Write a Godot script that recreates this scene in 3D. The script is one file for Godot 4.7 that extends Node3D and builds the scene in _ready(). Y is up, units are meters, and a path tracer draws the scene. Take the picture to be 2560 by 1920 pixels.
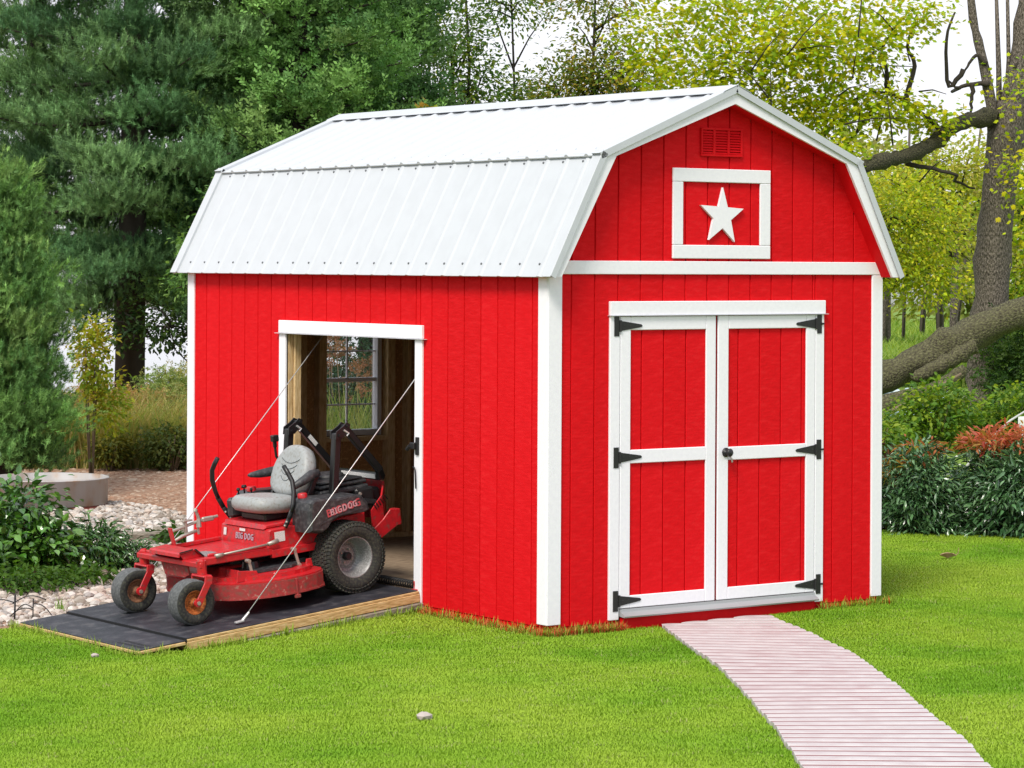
extends Node3D
# A red barn-style garden shed with a zero-turn mower driving out over its fold-down ramp.
# World: the shed's near bottom corner is the origin, its front wall lies on z = 0, its side wall on x = 0; metres.

var rng := RandomNumberGenerator.new()
var M := {}
const W := 3.1
const L := 4.93
const BOARD := 0.2032
const RIGHT := Vector3(0.80667, 0.0, 0.5910)     # the plot is turned against the shed: along its front hedge
const AWAY := Vector3(0.5910, 0.0, -0.80667)     # and away from the road

# ---------------------------------------------------------------- shapes
func st_new(smooth := false) -> SurfaceTool:
	var st := SurfaceTool.new()
	st.begin(Mesh.PRIMITIVE_TRIANGLES)
	st.set_smooth_group(0 if smooth else 4294967295)
	return st

func tri(st: SurfaceTool, a: Vector3, b: Vector3, c: Vector3) -> void:   # counter-clockwise from outside
	st.add_vertex(a); st.add_vertex(c); st.add_vertex(b)

func quad(st: SurfaceTool, a: Vector3, b: Vector3, c: Vector3, d: Vector3) -> void:
	tri(st, a, b, c); tri(st, a, c, d)

func poly(st: SurfaceTool, p: Array, inside: Vector3) -> void:           # convex face turned away from a point inside
	var n := Vector3.ZERO
	var mid := Vector3.ZERO
	for i in p.size():
		n += (p[i] as Vector3).cross(p[(i + 1) % p.size()])
		mid += p[i]
	mid /= p.size()
	var flip := n.dot(mid - inside) < 0.0
	for i in range(1, p.size() - 1):
		if flip:
			tri(st, p[0], p[i + 1], p[i])
		else:
			tri(st, p[0], p[i], p[i + 1])

func chamfer(st: SurfaceTool, c: Vector3, x: Vector3, y: Vector3, z: Vector3, bev: float) -> void:   # half axes
	var ax := [x.normalized() * bev, y.normalized() * bev, z.normalized() * bev]
	var half := [x, y, z]
	if bev <= 0.0:
		for k in 3:
			for s in [-1.0, 1.0]:
				var u: Vector3 = half[(k + 1) % 3]
				var v: Vector3 = half[(k + 2) % 3]
				var m: Vector3 = c + half[k] * s
				poly(st, [m - u - v, m + u - v, m + u + v, m - u + v], c)
		return
	var pt := func(k: int, s: Array) -> Vector3:
		var p: Vector3 = c
		for j in 3:
			p += (half[j] as Vector3) * s[j]
			if j != k:
				p -= (ax[j] as Vector3) * s[j]
		return p
	for k in 3:
		for s in [-1, 1]:
			var q := []
			for e in [[-1, -1], [1, -1], [1, 1], [-1, 1]]:
				var sg := [0, 0, 0]
				sg[k] = s; sg[(k + 1) % 3] = e[0]; sg[(k + 2) % 3] = e[1]
				q.append(pt.call(k, sg))
			poly(st, q, c)
	for k in 3:                       # the twelve chamfers, along axis k
		var i := (k + 1) % 3
		var j := (k + 2) % 3
		for e in [[-1, -1], [1, -1], [1, 1], [-1, 1]]:
			var lo := [0, 0, 0]
			lo[i] = e[0]; lo[j] = e[1]; lo[k] = -1
			var hi := lo.duplicate()
			hi[k] = 1
			poly(st, [pt.call(i, lo), pt.call(i, hi), pt.call(j, hi), pt.call(j, lo)], c)
	for a in [-1, 1]:
		for b in [-1, 1]:
			for d in [-1, 1]:
				poly(st, [pt.call(0, [a, b, d]), pt.call(1, [a, b, d]), pt.call(2, [a, b, d])], c)

func bx(st: SurfaceTool, a: Vector3, b: Vector3, bev := 0.003, t := Transform3D()) -> void:   # box between two corners
	var h := (b - a).abs() * 0.5
	var bv := minf(bev, minf(h.x, minf(h.y, h.z)) * 0.8)
	chamfer(st, t * ((a + b) * 0.5), t.basis.x * h.x, t.basis.y * h.y, t.basis.z * h.z, bv)

func bar(st: SurfaceTool, a: Vector3, b: Vector3, w: float, t: float, side := Vector3.UP, bev := 0.003) -> void:   # flat bar from a to b
	var d := (b - a).normalized()
	var u := side.cross(d)
	u = Vector3.RIGHT if u.length() < 0.01 else u.normalized()
	var v := d.cross(u).normalized()
	chamfer(st, (a + b) * 0.5, (b - a) * 0.5, u * w * 0.5, v * t * 0.5, minf(bev, minf(w, t) * 0.4))

func prism(st: SurfaceTool, pts: PackedVector2Array, d: float, t := Transform3D(), bev := 0.0) -> void:   # outline in t's x-y, thickness along t's z
	var p := pts.duplicate()
	if Geometry2D.is_polygon_clockwise(p):
		p.reverse()
	var top := p
	if bev > 0.0:
		var inner := Geometry2D.offset_polygon(p, -bev, Geometry2D.JOIN_MITER)
		if inner.size() == 1 and inner[0].size() == p.size():
			top = inner[0]
			if Geometry2D.is_polygon_clockwise(top):
				top.reverse()
			var best := 0
			for i in top.size():
				if top[i].distance_to(p[0]) < top[best].distance_to(p[0]):
					best = i
			var turned := PackedVector2Array()
			for i in top.size():
				turned.append(top[(best + i) % top.size()])
			top = turned
		else:
			bev = 0.0
	var n := p.size()
	var cap := Geometry2D.triangulate_polygon(p)
	var cap2 := Geometry2D.triangulate_polygon(top)
	for i in range(0, cap.size(), 3):
		var q := [p[cap[i]], p[cap[i + 1]], p[cap[i + 2]]]
		if (q[1] - q[0]).cross(q[2] - q[0]) < 0:
			q.reverse()
		tri(st, t * Vector3(q[0].x, q[0].y, 0), t * Vector3(q[2].x, q[2].y, 0), t * Vector3(q[1].x, q[1].y, 0))
	for i in range(0, cap2.size(), 3):
		var q := [top[cap2[i]], top[cap2[i + 1]], top[cap2[i + 2]]]
		if (q[1] - q[0]).cross(q[2] - q[0]) < 0:
			q.reverse()
		tri(st, t * Vector3(q[0].x, q[0].y, d), t * Vector3(q[1].x, q[1].y, d), t * Vector3(q[2].x, q[2].y, d))
	for i in n:
		var a := p[i]
		var b := p[(i + 1) % n]
		quad(st, t * Vector3(a.x, a.y, 0), t * Vector3(b.x, b.y, 0), t * Vector3(b.x, b.y, d - bev), t * Vector3(a.x, a.y, d - bev))
		if bev > 0.0:
			var a2 := top[i]
			var b2 := top[(i + 1) % n]
			quad(st, t * Vector3(a.x, a.y, d - bev), t * Vector3(b.x, b.y, d - bev), t * Vector3(b2.x, b2.y, d), t * Vector3(a2.x, a2.y, d))

func tube(st: SurfaceTool, p: Array, r: Array, seg := 8, rough := 0.0) -> void:
	var n := p.size()
	var rings := []
	var up := Vector3(0.3, 0.9, 0.2)
	for i in n:
		var d: Vector3 = (p[mini(i + 1, n - 1)] - p[maxi(i - 1, 0)]).normalized()
		if absf(d.dot(up)) > 0.95:
			up = Vector3(0.9, 0.1, -0.4)
		var u := up.cross(d).normalized()
		var v := d.cross(u)
		up = v
		var ring := []
		for k in seg:
			var a := TAU * k / seg
			var rr: float = r[mini(i, r.size() - 1)] * (1.0 + rough * (rng.randf() - 0.5))
			ring.append(p[i] + (u * cos(a) + v * sin(a)) * rr)
		rings.append(ring)
	for i in n - 1:
		for k in seg:
			var k2 := (k + 1) % seg
			quad(st, rings[i][k], rings[i][k2], rings[i + 1][k2], rings[i + 1][k])
	for e in [0, n - 1]:
		var inward: Vector3 = p[1] if e == 0 else p[n - 2]
		poly(st, rings[e], inward)

func lathe(st: SurfaceTool, prof: Array, seg: int, t := Transform3D()) -> void:   # (radius, height) going up the outside, round t's y
	for k in prof.size() - 1:
		var a: Vector2 = prof[k]
		var b: Vector2 = prof[k + 1]
		for i in seg:
			var u := TAU * i / seg
			var v := TAU * (i + 1) / seg
			var p := [t * Vector3(a.x * cos(u), a.y, a.x * sin(u)), t * Vector3(a.x * cos(v), a.y, a.x * sin(v)), t * Vector3(b.x * cos(v), b.y, b.x * sin(v)), t * Vector3(b.x * cos(u), b.y, b.x * sin(u))]
			if a.x < 1e-5:
				tri(st, p[0], p[3], p[2])
			elif b.x < 1e-5:
				tri(st, p[0], p[3], p[1])
			else:
				quad(st, p[0], p[3], p[2], p[1])

func v2(a: Array) -> PackedVector2Array:
	var o := PackedVector2Array()
	for q in a:
		o.append(Vector2(q[0], q[1]))
	return o

# ---------------------------------------------------------------- objects
func obj(called: String, st: SurfaceTool, m: Material, parent: Node3D) -> MeshInstance3D:
	st.generate_normals()
	st.index()
	var o := MeshInstance3D.new()
	o.name = called
	o.mesh = st.commit()
	o.material_override = m
	parent.add_child(o, true)
	return o

func inst(called: String, mesh: Mesh, m: Material, parent: Node3D, t := Transform3D()) -> MeshInstance3D:
	var o := MeshInstance3D.new()
	o.name = called
	o.mesh = mesh
	o.material_override = m
	o.transform = t
	parent.add_child(o, true)
	return o

func tag(o: Node3D, label: String, category: String, group := "") -> void:
	o.set_meta("label", label)
	o.set_meta("category", category)
	if group:
		o.set_meta("group", group)

func thing(called: String, label: String, category: String, at := Vector3.ZERO, group := "") -> Node3D:
	var o := Node3D.new()
	o.name = called
	add_child(o, true)
	o.position = at
	tag(o, label, category, group)
	return o

func part(called: String, parent: Node3D) -> Node3D:
	var o := Node3D.new()
	o.name = called
	parent.add_child(o, true)
	return o

func scatter(called: String, mesh: Mesh, m: Material, where: Array, colors: Array, parent: Node3D) -> MultiMeshInstance3D:
	var mm := MultiMesh.new()
	mm.transform_format = MultiMesh.TRANSFORM_3D
	mm.use_colors = true
	mm.mesh = mesh
	mm.instance_count = where.size()
	var buf := PackedFloat32Array()
	buf.resize(where.size() * 16)
	var k := 0
	for i in where.size():
		var t: Transform3D = where[i]
		var c: Color = colors[i]
		buf[k] = t.basis.x.x; buf[k + 1] = t.basis.y.x; buf[k + 2] = t.basis.z.x; buf[k + 3] = t.origin.x
		buf[k + 4] = t.basis.x.y; buf[k + 5] = t.basis.y.y; buf[k + 6] = t.basis.z.y; buf[k + 7] = t.origin.y
		buf[k + 8] = t.basis.x.z; buf[k + 9] = t.basis.y.z; buf[k + 10] = t.basis.z.z; buf[k + 11] = t.origin.z
		buf[k + 12] = c.r; buf[k + 13] = c.g; buf[k + 14] = c.b; buf[k + 15] = 1.0
		k += 16
	mm.buffer = buf
	var o := MultiMeshInstance3D.new()
	o.name = called
	o.multimesh = mm
	o.material_override = m
	o.set_meta("kind", "stuff")
	parent.add_child(o, true)
	return o

func yard(right: float, away: float, up: float) -> Vector3:
	return RIGHT * right + AWAY * away + Vector3(0, up, 0)

func land(x: float, z: float) -> float:          # height of the ground: it falls away to the left of the shed
	var t := clampf((-(x * RIGHT.x + z * RIGHT.z) - 0.7) / 2.2, 0.0, 1.0)
	var h := -0.075 - 0.125 * t * t * (3.0 - 2.0 * t)
	return h + 0.012 * sin(x * 1.7 + z * 0.9) * sin(z * 1.3 - x * 0.6)

func on_land(right: float, away: float, up := 0.0) -> Vector3:
	var p := yard(right, away, 0.0)
	p.y = land(p.x, p.z) + up
	return p

# ---------------------------------------------------------------- materials
func mat(r: float, g: float, b: float, rough := 0.6, metal := 0.0) -> StandardMaterial3D:     # linear base colour
	var m := StandardMaterial3D.new()
	m.albedo_color = Color(r, g, b).linear_to_srgb()
	m.roughness = rough
	m.metallic = metal
	return m

func noise(freq: float, kind := FastNoiseLite.TYPE_SIMPLEX_SMOOTH, oct := 4, sd := 1) -> FastNoiseLite:
	var n := FastNoiseLite.new()
	n.noise_type = kind
	n.frequency = freq
	n.fractal_octaves = oct
	n.seed = sd
	return n

func tex(n: FastNoiseLite, cols: Array, size := 512) -> NoiseTexture2D:      # cols: [offset, linear r, g, b]
	var g := Gradient.new()
	var off := PackedFloat32Array()
	var cs := PackedColorArray()
	for c in cols:
		off.append(c[0])
		cs.append(Color(c[1], c[2], c[3]).linear_to_srgb())
	g.offsets = off
	g.colors = cs
	var t := NoiseTexture2D.new()
	t.width = size; t.height = size
	t.seamless = true
	t.noise = n
	t.color_ramp = g
	return t

func bumps(n: FastNoiseLite, strength: float, size := 512) -> NoiseTexture2D:
	var t := NoiseTexture2D.new()
	t.width = size; t.height = size
	t.seamless = true
	t.as_normal_map = true
	t.bump_strength = strength
	t.noise = n
	return t

func coat(m: StandardMaterial3D, scale: Vector3, albedo: Texture2D, normal: Texture2D = null, ns := 1.0, world := false) -> StandardMaterial3D:
	m.uv1_triplanar = true
	m.uv1_world_triplanar = world
	m.uv1_triplanar_sharpness = 4.0
	m.uv1_scale = scale
	if albedo:
		m.albedo_texture = albedo
		m.albedo_color = Color.WHITE
	if normal:
		m.normal_enabled = true
		m.normal_texture = normal
		m.normal_scale = ns
	return m

func leafy(rough := 0.55, back := 0.35) -> StandardMaterial3D:
	var m := StandardMaterial3D.new()
	m.albedo_color = Color.WHITE
	m.vertex_color_use_as_albedo = true
	m.roughness = rough
	m.metallic_specular = 0.35
	if back > 0.0:
		m.backlight_enabled = true
		m.backlight = Color(back, back, back * 0.75)
	return m

func materials() -> void:
	var grain := bumps(noise(0.02, FastNoiseLite.TYPE_SIMPLEX_SMOOTH, 5, 4), 7.0)
	var fine := bumps(noise(0.05, FastNoiseLite.TYPE_SIMPLEX_SMOOTH, 4, 9), 4.0)
	var red := tex(noise(0.012, FastNoiseLite.TYPE_SIMPLEX_SMOOTH, 5, 2), [[0.2, 0.625, 0.005, 0.009], [0.55, 0.665, 0.006, 0.010], [0.85, 0.685, 0.011, 0.015]])
	M.red = coat(mat(1, 1, 1, 0.7), Vector3(1.1, 4.2, 1.1), red, grain, 0.32)
	M.red_b = coat(mat(1, 1, 1, 0.7), Vector3(1.1, 4.2, 1.1), tex(noise(0.012, FastNoiseLite.TYPE_SIMPLEX_SMOOTH, 5, 92), [[0.2, 0.60, 0.005, 0.008], [0.55, 0.635, 0.006, 0.010], [0.85, 0.66, 0.010, 0.014]]), grain, 0.36)
	M.red_c = coat(mat(1, 1, 1, 0.7), Vector3(1.1, 4.2, 1.1), tex(noise(0.012, FastNoiseLite.TYPE_SIMPLEX_SMOOTH, 5, 93), [[0.2, 0.645, 0.006, 0.010], [0.55, 0.685, 0.007, 0.012], [0.85, 0.705, 0.013, 0.017]]), grain, 0.28)
	M.red_flat = coat(mat(1, 1, 1, 0.6), Vector3(0.7, 0.7, 0.7), red)
	M.white = coat(mat(1, 1, 1, 0.6), Vector3(1.5, 1.5, 1.5), tex(noise(0.03, FastNoiseLite.TYPE_SIMPLEX_SMOOTH, 4, 6), [[0.2, 0.82, 0.81, 0.86], [0.7, 0.85, 0.84, 0.885]]))
	M.roof = coat(mat(1, 1, 1, 0.42), Vector3(0.5, 0.5, 0.5), tex(noise(0.02, FastNoiseLite.TYPE_SIMPLEX_SMOOTH, 4, 16), [[0.2, 0.505, 0.528, 0.56], [0.7, 0.525, 0.55, 0.583]]))
	M.flash = mat(0.62, 0.64, 0.67, 0.4)
	M.alu = mat(0.40, 0.41, 0.42, 0.45, 0.4)
	M.iron = mat(0.012, 0.012, 0.013, 0.45)
	M.screw = mat(0.16, 0.165, 0.18, 0.5, 0.4)
	M.osb = coat(mat(1, 1, 1, 0.75), Vector3(2.2, 2.2, 2.2), tex(noise(0.045, FastNoiseLite.TYPE_CELLULAR, 3, 5), [[0.1, 0.52, 0.27, 0.10], [0.45, 0.36, 0.18, 0.065], [0.75, 0.60, 0.35, 0.15]]))
	M.stud = coat(mat(1, 1, 1, 0.7), Vector3(3.0, 0.5, 3.0), tex(noise(0.03, FastNoiseLite.TYPE_SIMPLEX_SMOOTH, 4, 8), [[0.2, 0.50, 0.33, 0.15], [0.5, 0.62, 0.44, 0.22], [0.8, 0.68, 0.50, 0.28]]))
	M.lumber = coat(mat(1, 1, 1, 0.75), Vector3(0.6, 4.0, 4.0), tex(noise(0.03, FastNoiseLite.TYPE_SIMPLEX_SMOOTH, 5, 18), [[0.2, 0.38, 0.24, 0.09], [0.5, 0.55, 0.37, 0.16], [0.8, 0.62, 0.46, 0.24]]))
	M.grey_wood = coat(mat(1, 1, 1, 0.85), Vector3(0.8, 4.0, 4.0), tex(noise(0.03, FastNoiseLite.TYPE_SIMPLEX_SMOOTH, 5, 28), [[0.2, 0.13, 0.11, 0.08], [0.8, 0.32, 0.29, 0.24]]))
	M.floor = coat(mat(1, 1, 1, 0.8), Vector3(0.5, 1.0, 3.0), tex(noise(0.03, FastNoiseLite.TYPE_SIMPLEX_SMOOTH, 5, 38), [[0.2, 0.19, 0.135, 0.09], [0.55, 0.30, 0.22, 0.15], [0.85, 0.42, 0.32, 0.22]]))
	M.rubber = coat(mat(1, 1, 1, 0.55), Vector3(0.9, 0.9, 0.9), tex(noise(0.012, FastNoiseLite.TYPE_SIMPLEX_SMOOTH, 6, 3), [[0.3, 0.018, 0.019, 0.026], [0.6, 0.030, 0.031, 0.040], [0.8, 0.062, 0.060, 0.066]]), fine, 0.25)
	M.glass = StandardMaterial3D.new()
	M.glass.albedo_color = Color(0.9, 0.95, 0.95, 0.06)
	M.glass.transparency = BaseMaterial3D.TRANSPARENCY_ALPHA
	M.glass.roughness = 0.03
	M.path = coat(mat(1, 1, 1, 0.5), Vector3(0.6, 0.6, 0.6), tex(noise(0.015, FastNoiseLite.TYPE_SIMPLEX_SMOOTH, 5, 51), [[0.2, 0.46, 0.405, 0.41], [0.6, 0.50, 0.46, 0.462], [0.85, 0.53, 0.495, 0.495]]), fine, 0.1)
	M.path_rib = mat(0.22, 0.075, 0.082, 0.7)
	M.path_b = coat(mat(1, 1, 1, 0.55), Vector3(0.6, 0.6, 0.6), tex(noise(0.015, FastNoiseLite.TYPE_SIMPLEX_SMOOTH, 5, 53), [[0.2, 0.43, 0.35, 0.355], [0.6, 0.485, 0.43, 0.432], [0.85, 0.52, 0.47, 0.47]]))
	# mower
	M.paint = coat(mat(1, 1, 1, 0.33), Vector3(1.6, 1.6, 1.6), tex(noise(0.02, FastNoiseLite.TYPE_SIMPLEX_SMOOTH, 6, 61), [[0.15, 0.29, 0.055, 0.048], [0.38, 0.46, 0.014, 0.020], [0.75, 0.55, 0.014, 0.020], [0.92, 0.50, 0.06, 0.06]]), fine, 0.06)
	M.dirty = coat(mat(1, 1, 1, 0.7), Vector3(1.7, 1.7, 1.7), tex(noise(0.02, FastNoiseLite.TYPE_SIMPLEX_SMOOTH, 6, 62), [[0.15, 0.16, 0.085, 0.055], [0.42, 0.29, 0.040, 0.036], [0.7, 0.36, 0.022, 0.024], [0.9, 0.38, 0.20, 0.15]]), fine, 0.2)
	M.rust = coat(mat(1, 1, 1, 0.8), Vector3(5, 5, 5), tex(noise(0.02, FastNoiseLite.TYPE_SIMPLEX_SMOOTH, 5, 63), [[0.2, 0.13, 0.035, 0.010], [0.5, 0.38, 0.095, 0.012], [0.8, 0.50, 0.15, 0.03]]))
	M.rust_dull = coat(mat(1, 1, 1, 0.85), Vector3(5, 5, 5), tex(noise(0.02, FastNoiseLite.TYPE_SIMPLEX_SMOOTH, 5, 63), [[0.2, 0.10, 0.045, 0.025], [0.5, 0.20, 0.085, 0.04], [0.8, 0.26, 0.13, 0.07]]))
	M.tyre = coat(mat(1, 1, 1, 0.85), Vector3(3, 3, 3), tex(noise(0.025, FastNoiseLite.TYPE_SIMPLEX_SMOOTH, 5, 64), [[0.3, 0.020, 0.020, 0.019], [0.55, 0.034, 0.034, 0.029], [0.85, 0.065, 0.066, 0.042]]), fine, 0.2)
	M.tyre_worn = coat(mat(1, 1, 1, 0.85), Vector3(3, 3, 3), tex(noise(0.025, FastNoiseLite.TYPE_SIMPLEX_SMOOTH, 5, 65), [[0.25, 0.07, 0.074, 0.076], [0.6, 0.10, 0.105, 0.108], [0.8, 0.13, 0.135, 0.135]]), fine, 0.2)
	M.rim = coat(mat(1, 1, 1, 0.5, 0.35), Vector3(4, 4, 4), tex(noise(0.03, FastNoiseLite.TYPE_SIMPLEX_SMOOTH, 4, 66), [[0.3, 0.20, 0.20, 0.20], [0.8, 0.36, 0.36, 0.36]]))
	M.plastic = coat(mat(1, 1, 1, 0.5), Vector3(2, 2, 2), tex(noise(0.02, FastNoiseLite.TYPE_SIMPLEX_SMOOTH, 6, 67), [[0.3, 0.026, 0.027, 0.030], [0.6, 0.042, 0.043, 0.047], [0.82, 0.075, 0.075, 0.077]]), fine, 0.12)
	M.black = mat(0.010, 0.010, 0.011, 0.38)
	M.seat = coat(mat(1, 1, 1, 0.5), Vector3(3, 3, 3), tex(noise(0.02, FastNoiseLite.TYPE_SIMPLEX_SMOOTH, 6, 68), [[0.1, 0.20, 0.18, 0.15], [0.32, 0.29, 0.30, 0.295], [0.8, 0.33, 0.35, 0.355]]), fine, 0.15)
	M.seat_seam = mat(0.10, 0.11, 0.12, 0.7)
	M.steel = mat(0.42, 0.38, 0.33, 0.45, 0.6)
	M.cable = mat(0.62, 0.62, 0.62, 0.35, 0.5)
	M.sticker = coat(mat(1, 1, 1, 0.45), Vector3(28, 28, 28), tex(noise(0.03, FastNoiseLite.TYPE_SIMPLEX_SMOOTH, 3, 69), [[0.3, 0.20, 0.20, 0.21], [0.42, 0.75, 0.74, 0.72], [0.8, 0.80, 0.79, 0.77]]))
	M.print_red = mat(0.48, 0.07, 0.085, 0.5)
	M.print_pale = mat(0.55, 0.30, 0.34, 0.5)
	M.print_silver = mat(0.38, 0.30, 0.36, 0.4)
	# plot
	M.soil = coat(mat(1, 1, 1, 0.95), Vector3(0.35, 0.35, 0.35), tex(noise(0.02, FastNoiseLite.TYPE_SIMPLEX_SMOOTH, 6, 71), [[0.2, 0.05, 0.045, 0.02], [0.6, 0.10, 0.095, 0.04], [0.85, 0.16, 0.13, 0.07]]), null, 1.0, true)
	M.turf = coat(mat(1, 1, 1, 0.95), Vector3(0.4, 0.4, 0.4), tex(noise(0.03, FastNoiseLite.TYPE_SIMPLEX_SMOOTH, 6, 72), [[0.2, 0.10, 0.18, 0.010], [0.6, 0.14, 0.24, 0.014], [0.85, 0.19, 0.27, 0.025]]), null, 1.0, true)
	M.sand = coat(mat(1, 1, 1, 0.95), Vector3(0.9, 0.9, 0.9), tex(noise(0.02, FastNoiseLite.TYPE_SIMPLEX_SMOOTH, 6, 73), [[0.15, 0.15, 0.075, 0.042], [0.4, 0.28, 0.155, 0.095], [0.65, 0.34, 0.205, 0.135], [0.85, 0.42, 0.31, 0.235]]), bumps(noise(0.03, FastNoiseLite.TYPE_SIMPLEX_SMOOTH, 5, 74), 6.0), 0.8, true)
	M.stone = leafy(0.9, 0.0)
	M.bark = coat(mat(1, 1, 1, 0.9), Vector3(2.4, 0.7, 2.4), tex(noise(0.03, FastNoiseLite.TYPE_SIMPLEX_SMOOTH, 6, 75), [[0.2, 0.045, 0.038, 0.027], [0.5, 0.12, 0.10, 0.08], [0.8, 0.22, 0.19, 0.155]]), bumps(noise(0.03, FastNoiseLite.TYPE_SIMPLEX_SMOOTH, 5, 76), 18.0), 1.0)
	M.log = coat(mat(1, 1, 1, 0.9), Vector3(1.6, 1.6, 1.6), tex(noise(0.03, FastNoiseLite.TYPE_SIMPLEX_SMOOTH, 6, 77), [[0.2, 0.03, 0.025, 0.013], [0.45, 0.08, 0.07, 0.04], [0.62, 0.10, 0.105, 0.035], [0.85, 0.20, 0.175, 0.12]]), bumps(noise(0.03, FastNoiseLite.TYPE_SIMPLEX_SMOOTH, 5, 78), 18.0), 1.0)
	M.limb = coat(mat(1, 1, 1, 0.9), Vector3(1.6, 1.6, 1.6), tex(noise(0.03, FastNoiseLite.TYPE_SIMPLEX_SMOOTH, 6, 81), [[0.2, 0.02, 0.018, 0.010], [0.5, 0.055, 0.05, 0.025], [0.85, 0.11, 0.105, 0.05]]), bumps(noise(0.03, FastNoiseLite.TYPE_SIMPLEX_SMOOTH, 5, 82), 18.0), 1.0)
	M.dark_bark = mat(0.035, 0.028, 0.02, 0.9)
	M.far_bark = mat(0.085, 0.07, 0.055, 0.9)
	M.twig = mat(0.16, 0.12, 0.075, 0.9)
	M.pit = coat(mat(1, 1, 1, 0.6), Vector3(0.35, 0.2, 0.35), tex(noise(0.02, FastNoiseLite.TYPE_SIMPLEX_SMOOTH, 5, 79), [[0.12, 0.36, 0.19, 0.09], [0.30, 0.40, 0.32, 0.27], [0.45, 0.42, 0.40, 0.39], [0.8, 0.45, 0.44, 0.45]]))
	M.pit_base = mat(0.20, 0.05, 0.035, 0.85)
	M.water = mat(0.06, 0.07, 0.075, 0.06)
	M.pale = mat(0.72, 0.72, 0.74, 0.7)
	M.leaf = leafy(0.5, 1.0)
	M.needle = leafy(0.6, 0.6)
	M.gloss_leaf = leafy(0.25, 0.3)
	M.gloss_leaf.metallic_specular = 0.65
	M.blade = leafy(0.6, 0.6)
	for k in ["red", "red_b", "red_c", "red_flat", "white"]:
		M[k].metallic_specular = 0.22

# ---------------------------------------------------------------- the scene
func _ready() -> void:
	rng.seed = 20240611
	# camera: a long lens about eighteen metres from the shed, standing eye level a little raised, frame shifted down
	var cam := Camera3D.new()
	cam.name = "camera"
	cam.projection = Camera3D.PROJECTION_FRUSTUM
	cam.near = 0.1
	cam.far = 600.0
	cam.size = 2.0 * 0.1 * 960.0 / 6940.3
	cam.frustum_offset = Vector2(-0.1 * 1.57 / 6940.3, -0.1 * 301.96 / 6940.3)
	cam.position = Vector3(-11.4209, 2.4757, 15.1631)
	cam.rotation = Vector3(0.0, -0.6323, 0.0052)
	add_child(cam)
	cam.current = true
	# bright overcast sky
	var sky_mat := ProceduralSkyMaterial.new()
	sky_mat.sky_top_color = Color(0.90, 0.93, 0.98)
	sky_mat.sky_horizon_color = Color(0.97, 0.97, 0.99)
	sky_mat.sky_curve = 0.2
	sky_mat.ground_bottom_color = Color(0.35, 0.38, 0.28)
	sky_mat.ground_horizon_color = Color(0.75, 0.76, 0.74)
	sky_mat.sun_angle_max = 60.0
	sky_mat.sky_energy_multiplier = 1.0
	var sky := Sky.new()
	sky.sky_material = sky_mat
	var env := Environment.new()
	env.background_mode = Environment.BG_SKY
	env.sky = sky
	env.tonemap_mode = Environment.TONE_MAPPER_LINEAR
	env.tonemap_exposure = 1.2
	env.sdfgi_enabled = true
	env.ssao_enabled = true
	env.ssil_enabled = true
	var we := WorldEnvironment.new()
	we.name = "environment"
	we.environment = env
	add_child(we)
	# the sun behind thin cloud, high and behind the photographer
	var sun := DirectionalLight3D.new()
	sun.name = "sun"
	sun.light_energy = 0.95
	sun.light_color = Color(1.0, 0.97, 0.92)
	sun.light_angular_distance = 18.0
	sun.shadow_enabled = true
	sun.sky_mode = DirectionalLight3D.SKY_MODE_LIGHT_ONLY
	add_child(sun)
	sun.look_at_from_position(Vector3(-6.6, 9.0, 3.9), Vector3.ZERO)

	materials()
	ground()
	shed()
	ramp()
	mower()
	path()
	small_things()
	lawn_grass()
	left_plot()
	right_plot()
	trees()

# ---------------------------------------------------------------- the setting
func sheet(called: String, m: Material, x0: float, x1: float, z0: float, z1: float, cell: float, up: float, keep: Callable) -> void:
	var st := st_new(true)
	var nx := int((x1 - x0) / cell)
	var nz := int((z1 - z0) / cell)
	for i in nx:
		for j in nz:
			var x := x0 + i * cell
			var z := z0 + j * cell
			if not keep.call(x + cell * 0.5, z + cell * 0.5):
				continue
			quad(st, Vector3(x, land(x, z) + up, z), Vector3(x, land(x, z + cell) + up, z + cell), Vector3(x + cell, land(x + cell, z + cell) + up, z + cell), Vector3(x + cell, land(x + cell, z) + up, z))
	var o := obj(called, st, m, self)
	o.set_meta("kind", "structure")

func in_gravel(x: float, z: float) -> bool:
	return z < -3.2 - 0.05 * sin(x * 5.0) and (x < 0.02 or z < -4.85) and x * RIGHT.x + z * RIGHT.z < -0.6 and not in_dirt(x, z)

func in_dirt(x: float, z: float) -> bool:
	var p := Vector3(x, 0, z)
	var away := p.dot(AWAY)
	var right := p.dot(RIGHT)
	return away > 11.8 - 0.35 * sin(right * 2.1) + maxf(0.0, right + 4.6) * -2.0 and right < -1.0 and z < -6.0

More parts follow.
